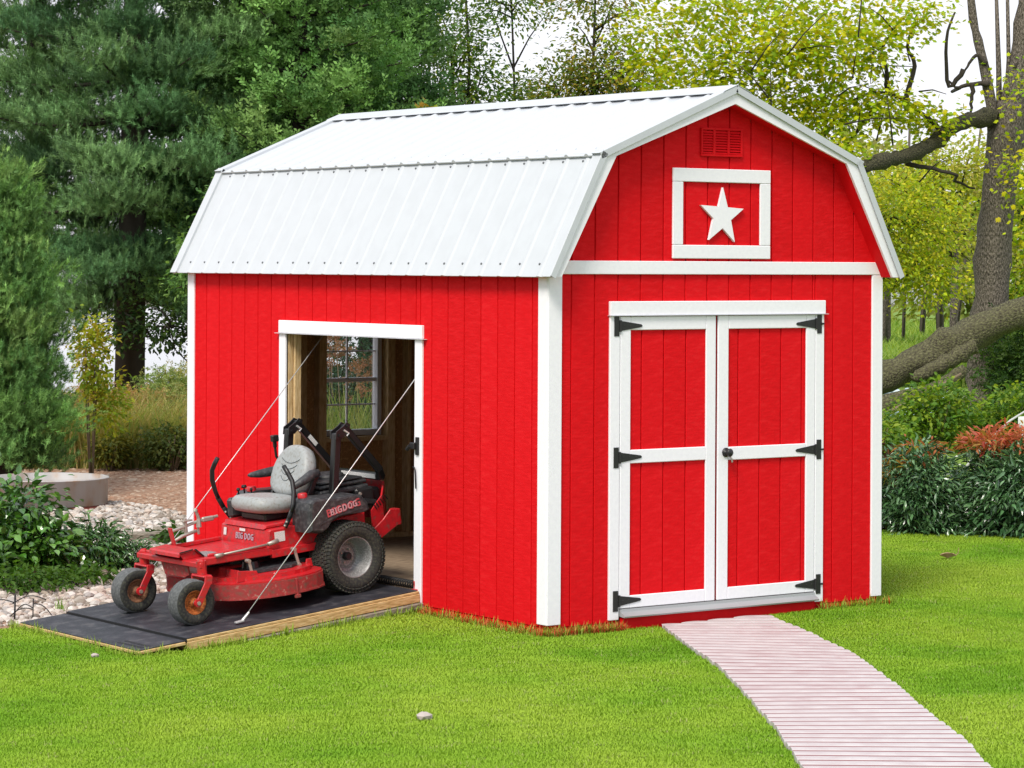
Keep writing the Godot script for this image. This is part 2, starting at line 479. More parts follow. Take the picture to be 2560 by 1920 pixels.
func ground() -> void:
	sheet("ground", M.soil, -60, 120, -160, 60, 4.0, -0.06, func(_x, _z): return true)
	sheet("lawn", M.turf, -16, 16, -12, 14, 0.25, 0.0, func(x, z): return not in_gravel(x, z) and not in_dirt(x, z) and not (x > 0.2 and x < 2.9 and z < -0.2 and z > -4.7))
	sheet("gravel_bed", M.sand, -10, 6, -18, -3, 0.2, 0.004, func(x, z): return in_gravel(x, z))
	sheet("dirt_clearing", M.sand, -8, 16, -36, -5, 0.5, 0.008, func(x, z): return in_dirt(x, z) and Vector3(x, 0, z).dot(AWAY) < 24.0)
	sheet("meadow", M.turf, 14, 110, -110, 10, 4.0, -0.03, func(x, z): return Vector3(x, 0, z).dot(RIGHT) > 3.0)
	# a pond beyond the pines, seen as white water under their boughs
	var st := st_new()
	quad(st, yard(-40, 34, -0.17), yard(-1.5, 34, -0.17), yard(4, 150, -0.17), yard(-90, 150, -0.17))
	var o := obj("pond", st, M.water, self)
	o.set_meta("kind", "structure")
	# loose pale gravel
	var rock := pebble(7)
	var where := []
	var cols := []
	var tones := [Color(0.52, 0.46, 0.41), Color(0.40, 0.35, 0.30), Color(0.56, 0.52, 0.48), Color(0.24, 0.20, 0.165), Color(0.46, 0.38, 0.32), Color(0.36, 0.33, 0.31)]
	var tries := 0
	while where.size() < 17000 and tries < 120000:
		tries += 1
		var r := rng.randf_range(-5.6, -0.4)
		var a := rng.randf_range(0.8, 12.2)
		var p := on_land(r, a)
		if not in_gravel(p.x, p.z) or p.x > -0.05 and p.z > -5.05 or (p.x > -2.6 and p.z > -3.36):
			continue
		if rng.randf() > 1.15 - a * 0.04:
			continue
		var s := rng.randf_range(0.012, 0.030) * (1.6 if rng.randf() < 0.12 else 1.0)
		var b := Basis.from_euler(Vector3(rng.randf() * 0.8 - 0.4, rng.randf() * TAU, rng.randf() * 0.8 - 0.4)).scaled(Vector3(s, s * 0.8, s))
		where.append(Transform3D(b, p + Vector3(0, s * rng.randf_range(0.15, 0.7), 0)))
		var c: Color = tones[rng.randi() % tones.size()]
		var k := rng.randf_range(0.8, 1.12)
		cols.append(Color(c.r * k, c.g * k, c.b * k))
	var g := scatter("gravel", rock, M.stone, where, cols, self)
	where = []
	cols = []
	for i in 5200:
		var p := on_land(rng.randf_range(-7.2, -2.0), lerpf(9.5, 19.5, rng.randf()))
		if not in_dirt(p.x, p.z):
			continue
		var s := rng.randf_range(0.006, 0.022) * (2.2 if rng.randf() < 0.03 else 1.0)
		where.append(Transform3D(Basis(Vector3.UP, rng.randf() * TAU).scaled(Vector3(s * 1.4, s * 0.6, s * 1.2)), p + Vector3(0, 0.010, 0)))
		cols.append(Color(0.30, 0.16, 0.10).lerp(Color(0.46, 0.36, 0.28), rng.randf()))
	var clods := scatter("dirt_clods", rock, M.stone, where, cols, self)
	tag(clods, "loose reddish clods and chips strewn over the bare dirt", "dirt clods")
	tag(g, "loose pale gravel between the ramp and the bushes", "gravel")

func pebble(sd: int) -> ArrayMesh:
	var r := RandomNumberGenerator.new()
	r.seed = sd
	var st := st_new(false)
	var rings := []
	for i in 4:
		var ring := []
		var lat := -PI / 2 + PI * (i + 0.5) / 4.0
		for k in 7:
			var a := TAU * (k + 0.5 * i) / 7.0
			var rr := r.randf_range(0.8, 1.2)
			ring.append(Vector3(cos(a) * cos(lat) * rr * 1.25, sin(lat) * r.randf_range(0.75, 0.95), sin(a) * cos(lat) * rr))
		rings.append(ring)
	for i in 3:
		for k in 7:
			poly(st, [rings[i][k], rings[i][(k + 1) % 7], rings[i + 1][k]], Vector3.ZERO)
			poly(st, [rings[i][(k + 1) % 7], rings[i + 1][(k + 1) % 7], rings[i + 1][k]], Vector3.ZERO)
	poly(st, rings[0], Vector3.ZERO)
	poly(st, rings[3], Vector3.ZERO)
	st.generate_normals()
	st.index()
	return st.commit()

# ---------------------------------------------------------------- the shed
# wall planes: x along the wall, y up, z out of it
const FRONT := Transform3D(Vector3(1, 0, 0), Vector3(0, 1, 0), Vector3(0, 0, 1), Vector3.ZERO)
const LEFT := Transform3D(Vector3(0, 0, 1), Vector3(0, 1, 0), Vector3(-1, 0, 0), Vector3.ZERO)
const REAR := Transform3D(Vector3(-1, 0, 0), Vector3(0, 1, 0), Vector3(0, 0, -1), Vector3(0, 0, -L))
const FAR_SIDE := Transform3D(Vector3(0, 0, -1), Vector3(0, 1, 0), Vector3(1, 0, 0), Vector3(W, 0, 0))
const EAVE := Vector2(-0.09, 2.385)
const KNEE := Vector2(0.345, 3.245)
const APEX := Vector2(1.55, 3.73)

func under_roof(x: float) -> float:              # underside of the roof over the gable wall
	var q := minf(x, W - x)
	return 2.40 + q * (0.82 / 0.47) if q < 0.47 else 3.22 + (q - 0.47) * (0.40 / 1.08)

func siding(parent: Node3D, t: Transform3D, cuts: Array, low: Callable, high: Callable) -> void:
	for i in cuts.size() - 1:
		var a: float = cuts[i] + 0.0055
		var b: float = cuts[i + 1] - 0.0055
		var p := [[a, low.call((a + b) * 0.5)], [b, low.call((a + b) * 0.5)], [b, high.call(b)]]
		for k in [W - 0.47, 1.55, 0.47]:
			if k > a + 0.01 and k < b - 0.01 and high.call(k) > 2.6:
				p.append([k, high.call(k)])
		p.append([a, high.call(a)])
		var st := st_new()
		prism(st, v2(p), 0.011, t, 0.0025)
		obj("siding_board", st, [M.red, M.red_b, M.red, M.red_c][rng.randi() % 4], parent)

func plank(called: String, parent: Node3D, t: Transform3D, a: Vector3, b: Vector3, m: Material, bev := 0.004) -> MeshInstance3D:
	var st := st_new()
	bx(st, a, b, bev, t)
	return obj(called, st, m, parent)

func shed() -> void:
	var s := thing("garden_shed", "red barn-style wooden shed with white trim and a white gambrel metal roof", "shed")
	# floor and base
	plank("floor", s, Transform3D(), Vector3(0.02, 0.06, -L + 0.02), Vector3(W - 0.02, 0.10, -0.02), M.floor, 0.0)
	var base := part("base_frame", s)
	plank("rim_board", base, Transform3D(), Vector3(0.012, -0.22, -0.045), Vector3(W - 0.012, -0.02, -0.007), M.red_flat)
	plank("rim_board", base, Transform3D(), Vector3(0.007, -0.30, -L + 0.05), Vector3(0.045, -0.02, -0.05), M.red_flat)
	plank("rim_board", base, Transform3D(), Vector3(W - 0.045, -0.22, -L + 0.05), Vector3(W - 0.007, -0.02, -0.05), M.red_flat)
	plank("rim_board", base, Transform3D(), Vector3(0.012, -0.30, -L + 0.007), Vector3(W - 0.012, -0.02, -L + 0.045), M.red_flat)
	# walls: sheathing with the grooved boards on it
	var fw := part("front_wall", s)
	var st := st_new()
	prism(st, v2([[0.01, -0.02], [0.56, -0.02], [0.56, 2.11], [2.48, 2.11], [2.48, -0.02], [W - 0.01, -0.02], [W - 0.01, 2.42], [W - 0.47, 3.20], [1.55, 3.60], [0.47, 3.20], [0.01, 2.42]]), 0.028, FRONT.translated(Vector3(0, 0, -0.042)))
	obj("sheathing", st, M.osb, fw)
	st = st_new()
	prism(st, v2([[0.012, -0.018], [0.55, -0.018], [0.55, 2.115], [2.49, 2.115], [2.49, -0.018], [W - 0.012, -0.018], [W - 0.012, 2.415], [W - 0.47, 3.20], [1.55, 3.60], [0.47, 3.20], [0.012, 2.415]]), 0.0022, FRONT.translated(Vector3(0, 0, -0.0125)))
	obj("backing", st, M.red_flat, fw)
	var lower := [0.01]
	for i in 14:
		lower.append(0.1914 + BOARD * i)
	lower.append(W - 0.01)
	var left_cuts := []
	var mid_cuts := [0.60]
	var right_cuts := [2.45]
	for c in lower:
		if c < 0.55: left_cuts.append(c)
		elif c > 0.62 and c < 2.43: mid_cuts.append(c)
		elif c > 2.47: right_cuts.append(c)
	left_cuts.append(0.60)
	mid_cuts.append(2.45)
	var f_low := func(_x): return -0.02
	siding(fw, FRONT.translated(Vector3(0, 0, -0.011)), left_cuts, f_low, func(_x): return 2.44)
	siding(fw, FRONT.translated(Vector3(0, 0, -0.011)), mid_cuts, func(_x): return 2.12, func(_x): return 2.44)
	siding(fw, FRONT.translated(Vector3(0, 0, -0.011)), right_cuts, f_low, func(_x): return 2.44)
	var gable := part("gable", s)
	siding(gable, FRONT.translated(Vector3(0, 0, -0.009)), lower, func(_x): return 2.405, func(x): return under_roof(x) + 0.02)
	var lw := part("side_wall", s)
	st = st_new()
	prism(st, v2([[-L, -0.02], [-3.42, -0.02], [-3.42, 1.94], [-1.58, 1.94], [-1.58, -0.02], [-0.05, -0.02], [-0.05, 2.40], [-L, 2.40]]), 0.028, LEFT.translated(Vector3(0.042, 0, 0)))
	obj("sheathing", st, M.osb, lw)
	st = st_new()
	prism(st, v2([[-L + 0.01, -0.018], [-3.43, -0.018], [-3.43, 1.945], [-1.57, 1.945], [-1.57, -0.018], [-0.012, -0.018], [-0.012, 2.395], [-L + 0.01, 2.395]]), 0.0022, LEFT.translated(Vector3(0.0125, 0, 0)))
	obj("backing", st, M.red_flat, lw)
	var grooves := []
	for i in 23:
		grooves.append(-0.1948 - BOARD * (22 - i))
	var lc := [-L + 0.01]
	var mc := [-3.44]
	var rc := [-1.56]
	for c in grooves:
		if c < -3.47: lc.append(c)
		elif c > -3.41 and c < -1.60: mc.append(c)
		elif c > -1.53: rc.append(c)
	lc.append(-3.44); mc.append(-1.56); rc.append(-0.012)
	var lt := LEFT.translated(Vector3(0.011, 0, 0))
	siding(lw, lt, lc, f_low, func(_x): return 2.43)
	siding(lw, lt, mc, func(_x): return 1.95, func(_x): return 2.43)
	siding(lw, lt, rc, f_low, func(_x): return 2.43)
	var rw := part("far_side_wall", s)
	plank("sheathing", rw, FAR_SIDE, Vector3(0.05, -0.02, -0.042), Vector3(L - 0.05, 2.40, -0.012), M.osb, 0.0)
	var all := []
	for i in 25:
		all.append(0.02 + i * (L - 0.04) / 24.0)
	siding(rw, FAR_SIDE.translated(Vector3(-0.011, 0, 0)), all, f_low, func(_x): return 2.43)
	var bw := part("rear_wall", s)
	st = st_new()
	# in the rear wall's own axes x runs from -W to 0; the window opening is cut out of two halves
	prism(st, v2([[-W + 0.01, -0.02], [-1.85, -0.02], [-1.85, 3.48], [-W + 0.47, 3.20], [-W + 0.01, 2.42]]), 0.03, REAR.translated(Vector3(0, 0, 0.042)))
	prism(st, v2([[-1.20, -0.02], [-0.01, -0.02], [-0.01, 2.42], [-0.47, 3.20], [-1.20, 3.47]]), 0.03, REAR.translated(Vector3(0, 0, 0.042)))
	prism(st, v2([[-1.85, -0.02], [-1.20, -0.02], [-1.20, 1.0], [-1.85, 1.0]]), 0.03, REAR.translated(Vector3(0, 0, 0.042)))
	prism(st, v2([[-1.85, 2.06], [-1.20, 2.06], [-1.20, 3.47], [-1.55, 3.60], [-1.85, 3.48]]), 0.03, REAR.translated(Vector3(0, 0, 0.042)))
	obj("sheathing", st, M.osb, bw)
	for k in [[-W + 0.01, -1.85, -0.02, 2.42], [-1.20, -0.01, -0.02, 2.42], [-1.85, -1.20, -0.02, 1.0], [-1.85, -1.20, 2.06, 2.42]]:
		var n := int(ceil((k[1] - k[0]) / BOARD))
		for i in n:
			var w: float = (k[1] - k[0]) / n
			plank("siding_board", bw, REAR, Vector3(k[0] + i * w + 0.0035, k[2], -0.011), Vector3(k[0] + (i + 1) * w - 0.0035, k[3], 0.0), M.red)
	st = st_new()
	prism(st, v2([[-W, 2.43], [0, 2.43], [-0.47, 3.22], [-1.55, 3.62], [-W + 0.47, 3.22]]), 0.010, REAR.translated(Vector3(0, 0, 0.010)))
	obj("gable_panel", st, M.red, bw)
	# studs and plates seen through the side door
	var fr := part("wall_framing", s)
	for x in [0.10, 0.62, 1.016, 1.215, 1.915, 2.12, 2.5, 2.9]:
		plank("stud", fr, Transform3D(), Vector3(x - 0.038, 0.14, -L + 0.046), Vector3(x + 0.038 - (0.037 if x > 2.0 else 0.0), 2.36, -L + 0.135), M.stud)
	plank("bottom_plate", fr, Transform3D(), Vector3(0.05, 0.10, -L + 0.046), Vector3(W - 0.05, 0.14, -L + 0.135), M.stud)
	plank("sill", fr, Transform3D(), Vector3(1.254, 0.945, -L + 0.046), Vector3(1.876, 0.985, -L + 0.135), M.stud)
	plank("top_plate", fr, Transform3D(), Vector3(0.05, 2.362, -L + 0.046), Vector3(W - 0.05, 2.40, -L + 0.135), M.stud)
	for z in [-4.6, -4.2, -3.8, -3.51, -3.462, -1.53, -1.49, -1.1, -0.7, -0.3]:
		plank("stud", fr, Transform3D(), Vector3(0.046, 0.10, z - 0.019), Vector3(0.135, 2.36, z + 0.019), M.stud)
	plank("door_stop", fr, Transform3D(), Vector3(0.060, 0.10, -3.442), Vector3(0.12, 1.93, -3.385), M.stud)
	plank("door_stop", fr, Transform3D(), Vector3(0.014, 0.10, -3.444), Vector3(0.055, 1.93, -3.405), M.stud)
	plank("lintel", fr, Transform3D(), Vector3(0.046, 1.935, -3.44), Vector3(0.135, 2.12, -1.55), M.stud)
	for z in [-4.2, -3.4, -2.6, -1.8, -1.0]:
		plank("stud", fr, Transform3D(), Vector3(W - 0.135, 0.10, z - 0.019), Vector3(W - 0.046, 2.36, z + 0.019), M.stud)
	# rear window
	var win := part("window", s)
	st = st_new()
	var wz0 := -L - 0.012
	var wz1 := -L + 0.07
	bx(st, Vector3(1.20, 0.99, wz0), Vector3(1.245, 2.07, wz1)); bx(st, Vector3(1.81, 0.99, wz0), Vector3(1.852, 2.07, wz1))
	bx(st, Vector3(1.245, 0.99, wz0), Vector3(1.81, 1.04, wz1)); bx(st, Vector3(1.245, 2.03, wz0), Vector3(1.81, 2.07, wz1))
	obj("window_frame", st, M.flash, win)
	st = st_new()
	bx(st, Vector3(1.245, 1.45, -L + 0.004), Vector3(1.81, 1.485, -L + 0.05))
	bx(st, Vector3(1.518, 1.04, -L + 0.012), Vector3(1.534, 1.45, -L + 0.03)); bx(st, Vector3(1.518, 1.485, -L + 0.012), Vector3(1.534, 2.03, -L + 0.03))
	bx(st, Vector3(1.245, 1.247, -L + 0.013), Vector3(1.518, 1.261, -L + 0.029)); bx(st, Vector3(1.534, 1.247, -L + 0.013), Vector3(1.81, 1.261, -L + 0.029))
	bx(st, Vector3(1.245, 1.705, -L + 0.013), Vector3(1.518, 1.719, -L + 0.029)); bx(st, Vector3(1.534, 1.705, -L + 0.013), Vector3(1.81, 1.719, -L + 0.029))
	obj("sash_bars", st, M.white, win)
	for q in [[1.247, 1.516, 1.042, 1.245], [1.536, 1.808, 1.042, 1.245], [1.247, 1.516, 1.263, 1.448], [1.536, 1.808, 1.263, 1.448], [1.247, 1.516, 1.487, 1.703], [1.536, 1.808, 1.487, 1.703], [1.247, 1.516, 1.721, 2.028], [1.536, 1.808, 1.721, 2.028]]:
		plank("pane", win, Transform3D(), Vector3(q[0], q[2], -L + 0.019), Vector3(q[1], q[3], -L + 0.022), M.glass, 0.0)
	# corner posts, frieze and door casings
	var cp := part("corner_posts", s)
	plank("corner_board", cp, FRONT, Vector3(-0.018, -0.002, 0.0), Vector3(0.10, 2.40, 0.018), M.white)
	plank("corner_board", cp, LEFT, Vector3(-0.105, -0.002, 0.002), Vector3(-0.002, 2.43, 0.0175), M.white)
	plank("corner_board", cp, FRONT, Vector3(W - 0.088, -0.002, 0.0), Vector3(W + 0.018, 2.40, 0.018), M.white)
	plank("corner_board", cp, LEFT, Vector3(-L - 0.018, -0.22, 0.0), Vector3(-L + 0.085, 2.43, 0.018), M.white)
	st = st_new()
	prism(st, v2([[-0.005, 2.403], [W + 0.018, 2.403], [W - 0.03, 2.496], [0.048, 2.496]]), 0.018, FRONT.translated(Vector3(0, 0, 0.001)), 0.003)
	obj("frieze_board", st, M.white, s)
	var fc := part("front_door_casing", s)
	plank("casing_board", fc, FRONT, Vector3(0.518, -0.004, 0.0), Vector3(0.606, 2.112, 0.020), M.white)
	plank("casing_board", fc, FRONT, Vector3(2.440, -0.004, 0.0), Vector3(2.525, 2.112, 0.020), M.white)
	plank("head_board", fc, FRONT, Vector3(0.516, 2.116, 0.0), Vector3(2.535, 2.214, 0.026), M.white)
	plank("drip_strip", fc, FRONT, Vector3(0.508, 2.1125, 0.0), Vector3(2.552, 2.1158, 0.040), M.flash, 0.001)
	var sc := part("side_door_casing", s)
	plank("casing_board", sc, LEFT, Vector3(-3.498, -0.03, 0.0), Vector3(-3.402, 1.915, 0.020), M.white)
	plank("casing_board", sc, LEFT, Vector3(-1.604, -0.004, 0.0), Vector3(-1.510, 1.915, 0.020), M.white)
	plank("head_board", sc, LEFT, Vector3(-3.498, 1.922, 0.0), Vector3(-1.506, 2.020, 0.026), M.white)
	plank("drip_strip", sc, LEFT, Vector3(-3.535, 1.9165, 0.0), Vector3(-1.470, 1.9205, 0.040), M.flash, 0.001)
	# latch and hook on the side door's near casing
	st = st_new()
	bx(st, Vector3(-1.572, 1.075, 0.020), Vector3(-1.535, 1.205, 0.034), 0.003, LEFT)
	bx(st, Vector3(-1.620, 1.115, 0.022), Vector3(-1.560, 1.165, 0.055), 0.006, LEFT)
	tube(st, [LEFT * Vector3(-1.61, 1.14, 0.055), LEFT * Vector3(-1.64, 1.11, 0.06)], [0.016, 0.014])
	obj("latch", st, M.iron, s)
	st = st_new(true)
	tube(st, [LEFT * Vector3(-1.606, 0.985, 0.028), LEFT * Vector3(-1.585, 0.984, 0.032), LEFT * Vector3(-1.568, 0.965, 0.034), LEFT * Vector3(-1.558, 0.83, 0.034)], [0.0055], 7)
	obj("pull_hook", st, M.iron, s)
	double_door(s)
	# threshold
	st = st_new()
	prism(st, v2([[0.0, 0.022], [0.075, 0.014], [0.078, 0.024], [0.030, 0.052], [0.028, 0.068], [0.0, 0.070]]), 1.822, Transform3D(Vector3(0, 0, 1), Vector3(0, 1, 0), Vector3(-1, 0, 0), Vector3(2.434, 0, 0.002)))
	obj("threshold", st, M.alu, s)
	plank("sill_board", s, FRONT, Vector3(0.625, -0.115, 0.0), Vector3(2.43, 0.013, 0.035), M.red_flat)
	# framed star
	var fs := part("star_frame", s)
	plank("frame_board", fs, FRONT, Vector3(1.076, 3.061, 0.0045), Vector3(1.991, 3.157, 0.022), M.white)
	plank("frame_board", fs, FRONT, Vector3(1.076, 2.516, 0.0045), Vector3(1.991, 2.612, 0.022), M.white)
	plank("frame_board", fs, FRONT, Vector3(1.076, 2.6135, 0.0045), Vector3(1.170, 3.0595, 0.0215), M.white)
	plank("frame_board", fs, FRONT, Vector3(1.893, 2.6135, 0.0045), Vector3(1.991, 3.0595, 0.0215), M.white)
	st = st_new()
	prism(st, v2([[1.535, 3.026], [1.495, 2.889], [1.329, 2.897], [1.446, 2.803], [1.406, 2.650], [1.533, 2.735], [1.648, 2.636], [1.611, 2.793], [1.730, 2.876], [1.580, 2.885]]), 0.020, FRONT.translated(Vector3(0, 0, 0.0045)))
	obj("star", st, M.white, s)
	# louvred gable vent
	var ve := part("gable_vent", s)
	st = st_new()
	for v in [[1.335, 1.352], [1.447, 1.468], [1.582, 1.602], [1.706, 1.725]]:
		bx(st, Vector3(v[0], 3.262, 0.004), Vector3(v[1], 3.434, 0.020))
	bx(st, Vector3(1.335, 3.434, 0.004), Vector3(1.725, 3.451, 0.0205)); bx(st, Vector3(1.335, 3.245, 0.004), Vector3(1.725, 3.262, 0.0205))
	obj("vent_frame", st, M.red_flat, ve)
	for v in [[1.353, 1.446], [1.469, 1.581], [1.603, 1.705]]:
		for i in 9:
			st = st_new()
			var y: float = 3.272 + i * 0.0185
			chamfer(st, Vector3((v[0] + v[1]) * 0.5, y, 0.011), Vector3((v[1] - v[0]) * 0.5, 0, 0), Vector3(0, 0.007, -0.0055), Vector3(0, 0.0008, 0.0011), 0.0)
			obj("louvre", st, M.red_flat, ve)
	roof(s)

func double_door(s: Node3D) -> void:
	var z0 := 0.004
	for side in 2:
		var d := part("door", s)
		var x0 := 0.611 if side == 0 else 1.501
		var x1 := 1.480 if side == 0 else 2.436
		var i0 := 0.702 if side == 0 else 1.600
		var i1 := 1.390 if side == 0 else 2.350
		plank("door_core", d, FRONT, Vector3(x0 + 0.004, 0.072, -0.030), Vector3(x1 - 0.004, 2.108, -0.010), M.red_flat)
		var cuts := [x0 + 0.01, 0.812, 1.012, 1.215, x1 - 0.01] if side == 0 else [x0 + 0.01, 1.705, 1.910, 2.115, 2.318, x1 - 0.01]
		siding(d, FRONT.translated(Vector3(0, 0, -0.009)), cuts, func(_x): return 0.078, func(_x): return 2.10)
		plank("stile", d, FRONT, Vector3(x0, 0.074, z0), Vector3(i0, 2.108, 0.0195), M.white)
		plank("stile", d, FRONT, Vector3(i1, 0.074, z0), Vector3(x1, 2.108, 0.0195), M.white)
		plank("rail", d, FRONT, Vector3(i0 + 0.001, 2.013, z0), Vector3(i1 - 0.001, 2.108, 0.0192), M.white)
		var m0 := 1.082 if side == 0 else 1.072
		plank("rail", d, FRONT, Vector3(i0 + 0.001, m0, z0), Vector3(i1 - 0.001, m0 + 0.094, 0.0192), M.white)
		plank("rail", d, FRONT, Vector3(i0 + 0.001, 0.074, z0), Vector3(i1 - 0.001, 0.160, 0.0192), M.white)
		for y in [2.043, 1.126 if side == 0 else 1.118, 0.128]:
			var st := st_new()
			if side == 0:
				bx(st, Vector3(0.551, y - 0.072, 0.0205), Vector3(0.596, y + 0.072, 0.0245), 0.001)
				tube(st, [Vector3(0.605, y - 0.040, 0.026), Vector3(0.605, y + 0.040, 0.026)], [0.0085])
				prism(st, v2([[0.610, y - 0.035], [0.770, y - 0.013], [0.792, y - 0.010], [0.803, y], [0.792, y + 0.010], [0.770, y + 0.013], [0.610, y + 0.035]]), 0.004, FRONT.translated(Vector3(0, 0, 0.0202)))
				for q in [0.64, 0.69, 0.75]:
					tube(st, [Vector3(q, y, 0.024), Vector3(q, y, 0.027)], [0.006, 0.004], 6)
			else:
				bx(st, Vector3(2.452, y - 0.072, 0.0205), Vector3(2.497, y + 0.072, 0.0245), 0.001)
				tube(st, [Vector3(2.443, y - 0.040, 0.026), Vector3(2.443, y + 0.040, 0.026)], [0.0085])
				prism(st, v2([[2.438, y + 0.035], [2.278, y + 0.013], [2.256, y + 0.010], [2.245, y], [2.256, y - 0.010], [2.278, y - 0.013], [2.438, y - 0.035]]), 0.004, FRONT.translated(Vector3(0, 0, 0.0202)))
				tube(st, [Vector3(2.49, y, 0.026), Vector3(2.512, y, 0.030)], [0.006, 0.008], 6)
				for q in [2.41, 2.36, 2.30]:
					tube(st, [Vector3(q, y, 0.024), Vector3(q, y, 0.027)], [0.006, 0.004], 6)
			obj("hinge", st, M.iron, d)
		if side == 1:
			var st := st_new(true)
			lathe(st, [Vector2(0.034, 0.0), Vector2(0.034, 0.008), Vector2(0.014, 0.012), Vector2(0.012, 0.030), Vector2(0.026, 0.038), Vector2(0.030, 0.050), Vector2(0.022, 0.060), Vector2(0.0, 0.062)], 14, Transform3D(Basis(Vector3.RIGHT, PI / 2), Vector3(1.575, 1.128, 0.0195)))
			obj("knob", st, M.iron, d)
			st = st_new()
			bar(st, Vector3(1.600, 1.118, 0.030), Vector3(1.618, 1.085, 0.032), 0.010, 0.003, Vector3.BACK)
			bar(st, Vector3(1.618, 1.085, 0.034), Vector3(1.625, 1.055, 0.036), 0.016, 0.003, Vector3.BACK)
			obj("key", st, M.steel, d)

func roof(s: Node3D) -> void:
	var z0 := 0.150
	var z1 := -L - 0.150
	var deep := z0 - z1
	for side in 2:
		var mir := func(p: Vector2) -> Vector2: return p if side == 0 else Vector2(W - p.x, p.y)
		for k in 2:
			var a: Vector2 = mir.call(EAVE if k == 0 else KNEE + Vector2(-0.024, -0.022))
			var b: Vector2 = mir.call(KNEE + Vector2(0.012, 0.0) if k == 0 else APEX)
			var d := (b - a).normalized()
			var n := Vector2(-d.y, d.x) if side == 0 else Vector2(d.y, -d.x)
			var a3 := Vector3(a.x, a.y, 0)
			var b3 := Vector3(b.x, b.y, 0)
			var n3 := Vector3(n.x, n.y, 0)
			var panel := part("roof_slope", s)
			var st := st_new()
			var c := (a3 + b3) * 0.5 + Vector3(0, 0, (z0 + z1) * 0.5)
			chamfer(st, c - n3 * 0.006, (b3 - a3) * 0.5, n3 * 0.004, Vector3(0, 0, deep * 0.5), 0.0)
			var dz := 0.2286
			var z := z0 - 0.16
			while z > z1 + 0.05:
				var e0 := a3 + Vector3(0, 0, z) - n3 * 0.0022
				var e1 := b3 + Vector3(0, 0, z) - n3 * 0.0022 - (b3 - a3).normalized() * (0.012 if k == 1 else 0.0)
				var wz := Vector3(0, 0, 0.026)
				var tz := Vector3(0, 0, 0.010)
				var up := n3 * (0.008 if k == 0 else 0.014)
				var inside := (e0 + e1) * 0.5
				poly(st, [e0 - wz, e1 - wz, e1 - tz + up, e0 - tz + up], inside)
				poly(st, [e0 + wz, e1 + wz, e1 + tz + up, e0 + tz + up], inside)
				poly(st, [e0 - tz + up, e1 - tz + up, e1 + tz + up, e0 + tz + up], inside)
				poly(st, [e0 - wz, e0 + wz, e0 + tz + up, e0 - tz + up], inside)
				poly(st, [e1 - wz, e1 + wz, e1 + tz + up, e1 - tz + up], inside)
				z -= dz
			obj("metal_sheet", st, M.roof, panel)
			# screws in rows
			st = st_new()
			for row in ([0.10, 0.93] if k == 0 else [0.10]):
				z = z0 - 0.16 - dz * 0.18
				while z > z1 + 0.05:
					var p: Vector3 = a3.lerp(b3, row) + Vector3(0, 0, z)
					lathe(st, [Vector2(0.009, 0.0), Vector2(0.009, 0.003), Vector2(0.006, 0.008), Vector2(0.0, 0.009)], 6, Transform3D(Basis(Quaternion(Vector3.UP, n3)), p - n3 * 0.002))
					z -= dz
			var sw := obj("screws", st, M.screw, panel)
			sw.set_meta("kind", "stuff")
			# deck under the metal
			st = st_new()
			chamfer(st, c - n3 * 0.028 + (b3 - a3).normalized() * (0.045 if k == 1 else 0.016), (b3 - a3) * 0.5 - (b3 - a3).normalized() * (0.046 if k == 1 else 0.024), n3 * 0.014, Vector3(0, 0, deep * 0.5 - 0.03), 0.0)
			obj("deck", st, M.osb, panel)
			# rake flashing: a strip on the roof edge and its lip down the fascia
			for e in [[z0, 1.0], [z1, -1.0]]:
				st = st_new()
				var zf: float = e[0]
				var sg: float = e[1]
				chamfer(st, (a3 + b3) * 0.5 + n3 * 0.016 + Vector3(0, 0, zf - sg * 0.042), (b3 - a3) * 0.5 + (b3 - a3).normalized() * 0.008, n3 * 0.0025, Vector3(0, 0, 0.044), 0.001)
				chamfer(st, (a3 + b3) * 0.5 - n3 * 0.006 + Vector3(0, 0, zf + sg * 0.0045), (b3 - a3) * 0.5, n3 * 0.0245, Vector3(0, 0, 0.0025), 0.001)
				chamfer(st, (a3 + b3) * 0.5 + n3 * 0.006 + Vector3(0, 0, zf - sg * 0.088), (b3 - a3) * 0.5, n3 * 0.0125, Vector3(0, 0, 0.0025), 0.001)
				obj("rake_flashing", st, M.roof, panel)
			# fascia and soffit of the front overhang
			var ia: Vector2 = mir.call(Vector2(0.0, 2.385) if k == 0 else Vector2(0.47, 3.22))
			var ib: Vector2 = mir.call(Vector2(0.47, 3.22) if k == 0 else Vector2(1.55, 3.62))
			var oa := a - n * 0.018
			var ob := b - n * 0.018
			if k == 0:
				oa = mir.call(Vector2(-0.084, 2.385))
				ob = mir.call(Vector2(0.350, 3.236))
			else:
				oa = mir.call(Vector2(0.3515, 3.2375))
				ob = mir.call(Vector2(1.55, 3.711))
			for zf in [0.120, -L - 0.140]:
				st = st_new()
				prism(st, PackedVector2Array([ia, ib, ob, oa]), 0.020, Transform3D(Basis(), Vector3(0, 0, zf)), 0.0)
				obj("rake_board", st, M.white, panel)
			st = st_new()
			prism(st, PackedVector2Array([ia, ib, ib + n * 0.022, ia + n * 0.022]), 0.118, Transform3D(Basis(), Vector3(0, 0, 0.001)))
			obj("soffit", st, M.red_flat, panel)
			if k == 0:
				st = st_new()
				var q0: Vector2 = mir.call(Vector2(-0.078, 2.382))
				var q1: Vector2 = mir.call(Vector2(-0.062, 2.416))
				var q2: Vector2 = mir.call(Vector2(0.0, 2.416))
				var q3: Vector2 = mir.call(Vector2(0.0, 2.395))
				prism(st, PackedVector2Array([q0, q1, q2, q3]), L, Transform3D(Basis(), Vector3(0, 0, -L)))
				obj("eave_soffit", st, M.red_flat, panel)
	# ridge cap resting on the ribs
	var rc := part("ridge_cap", s)
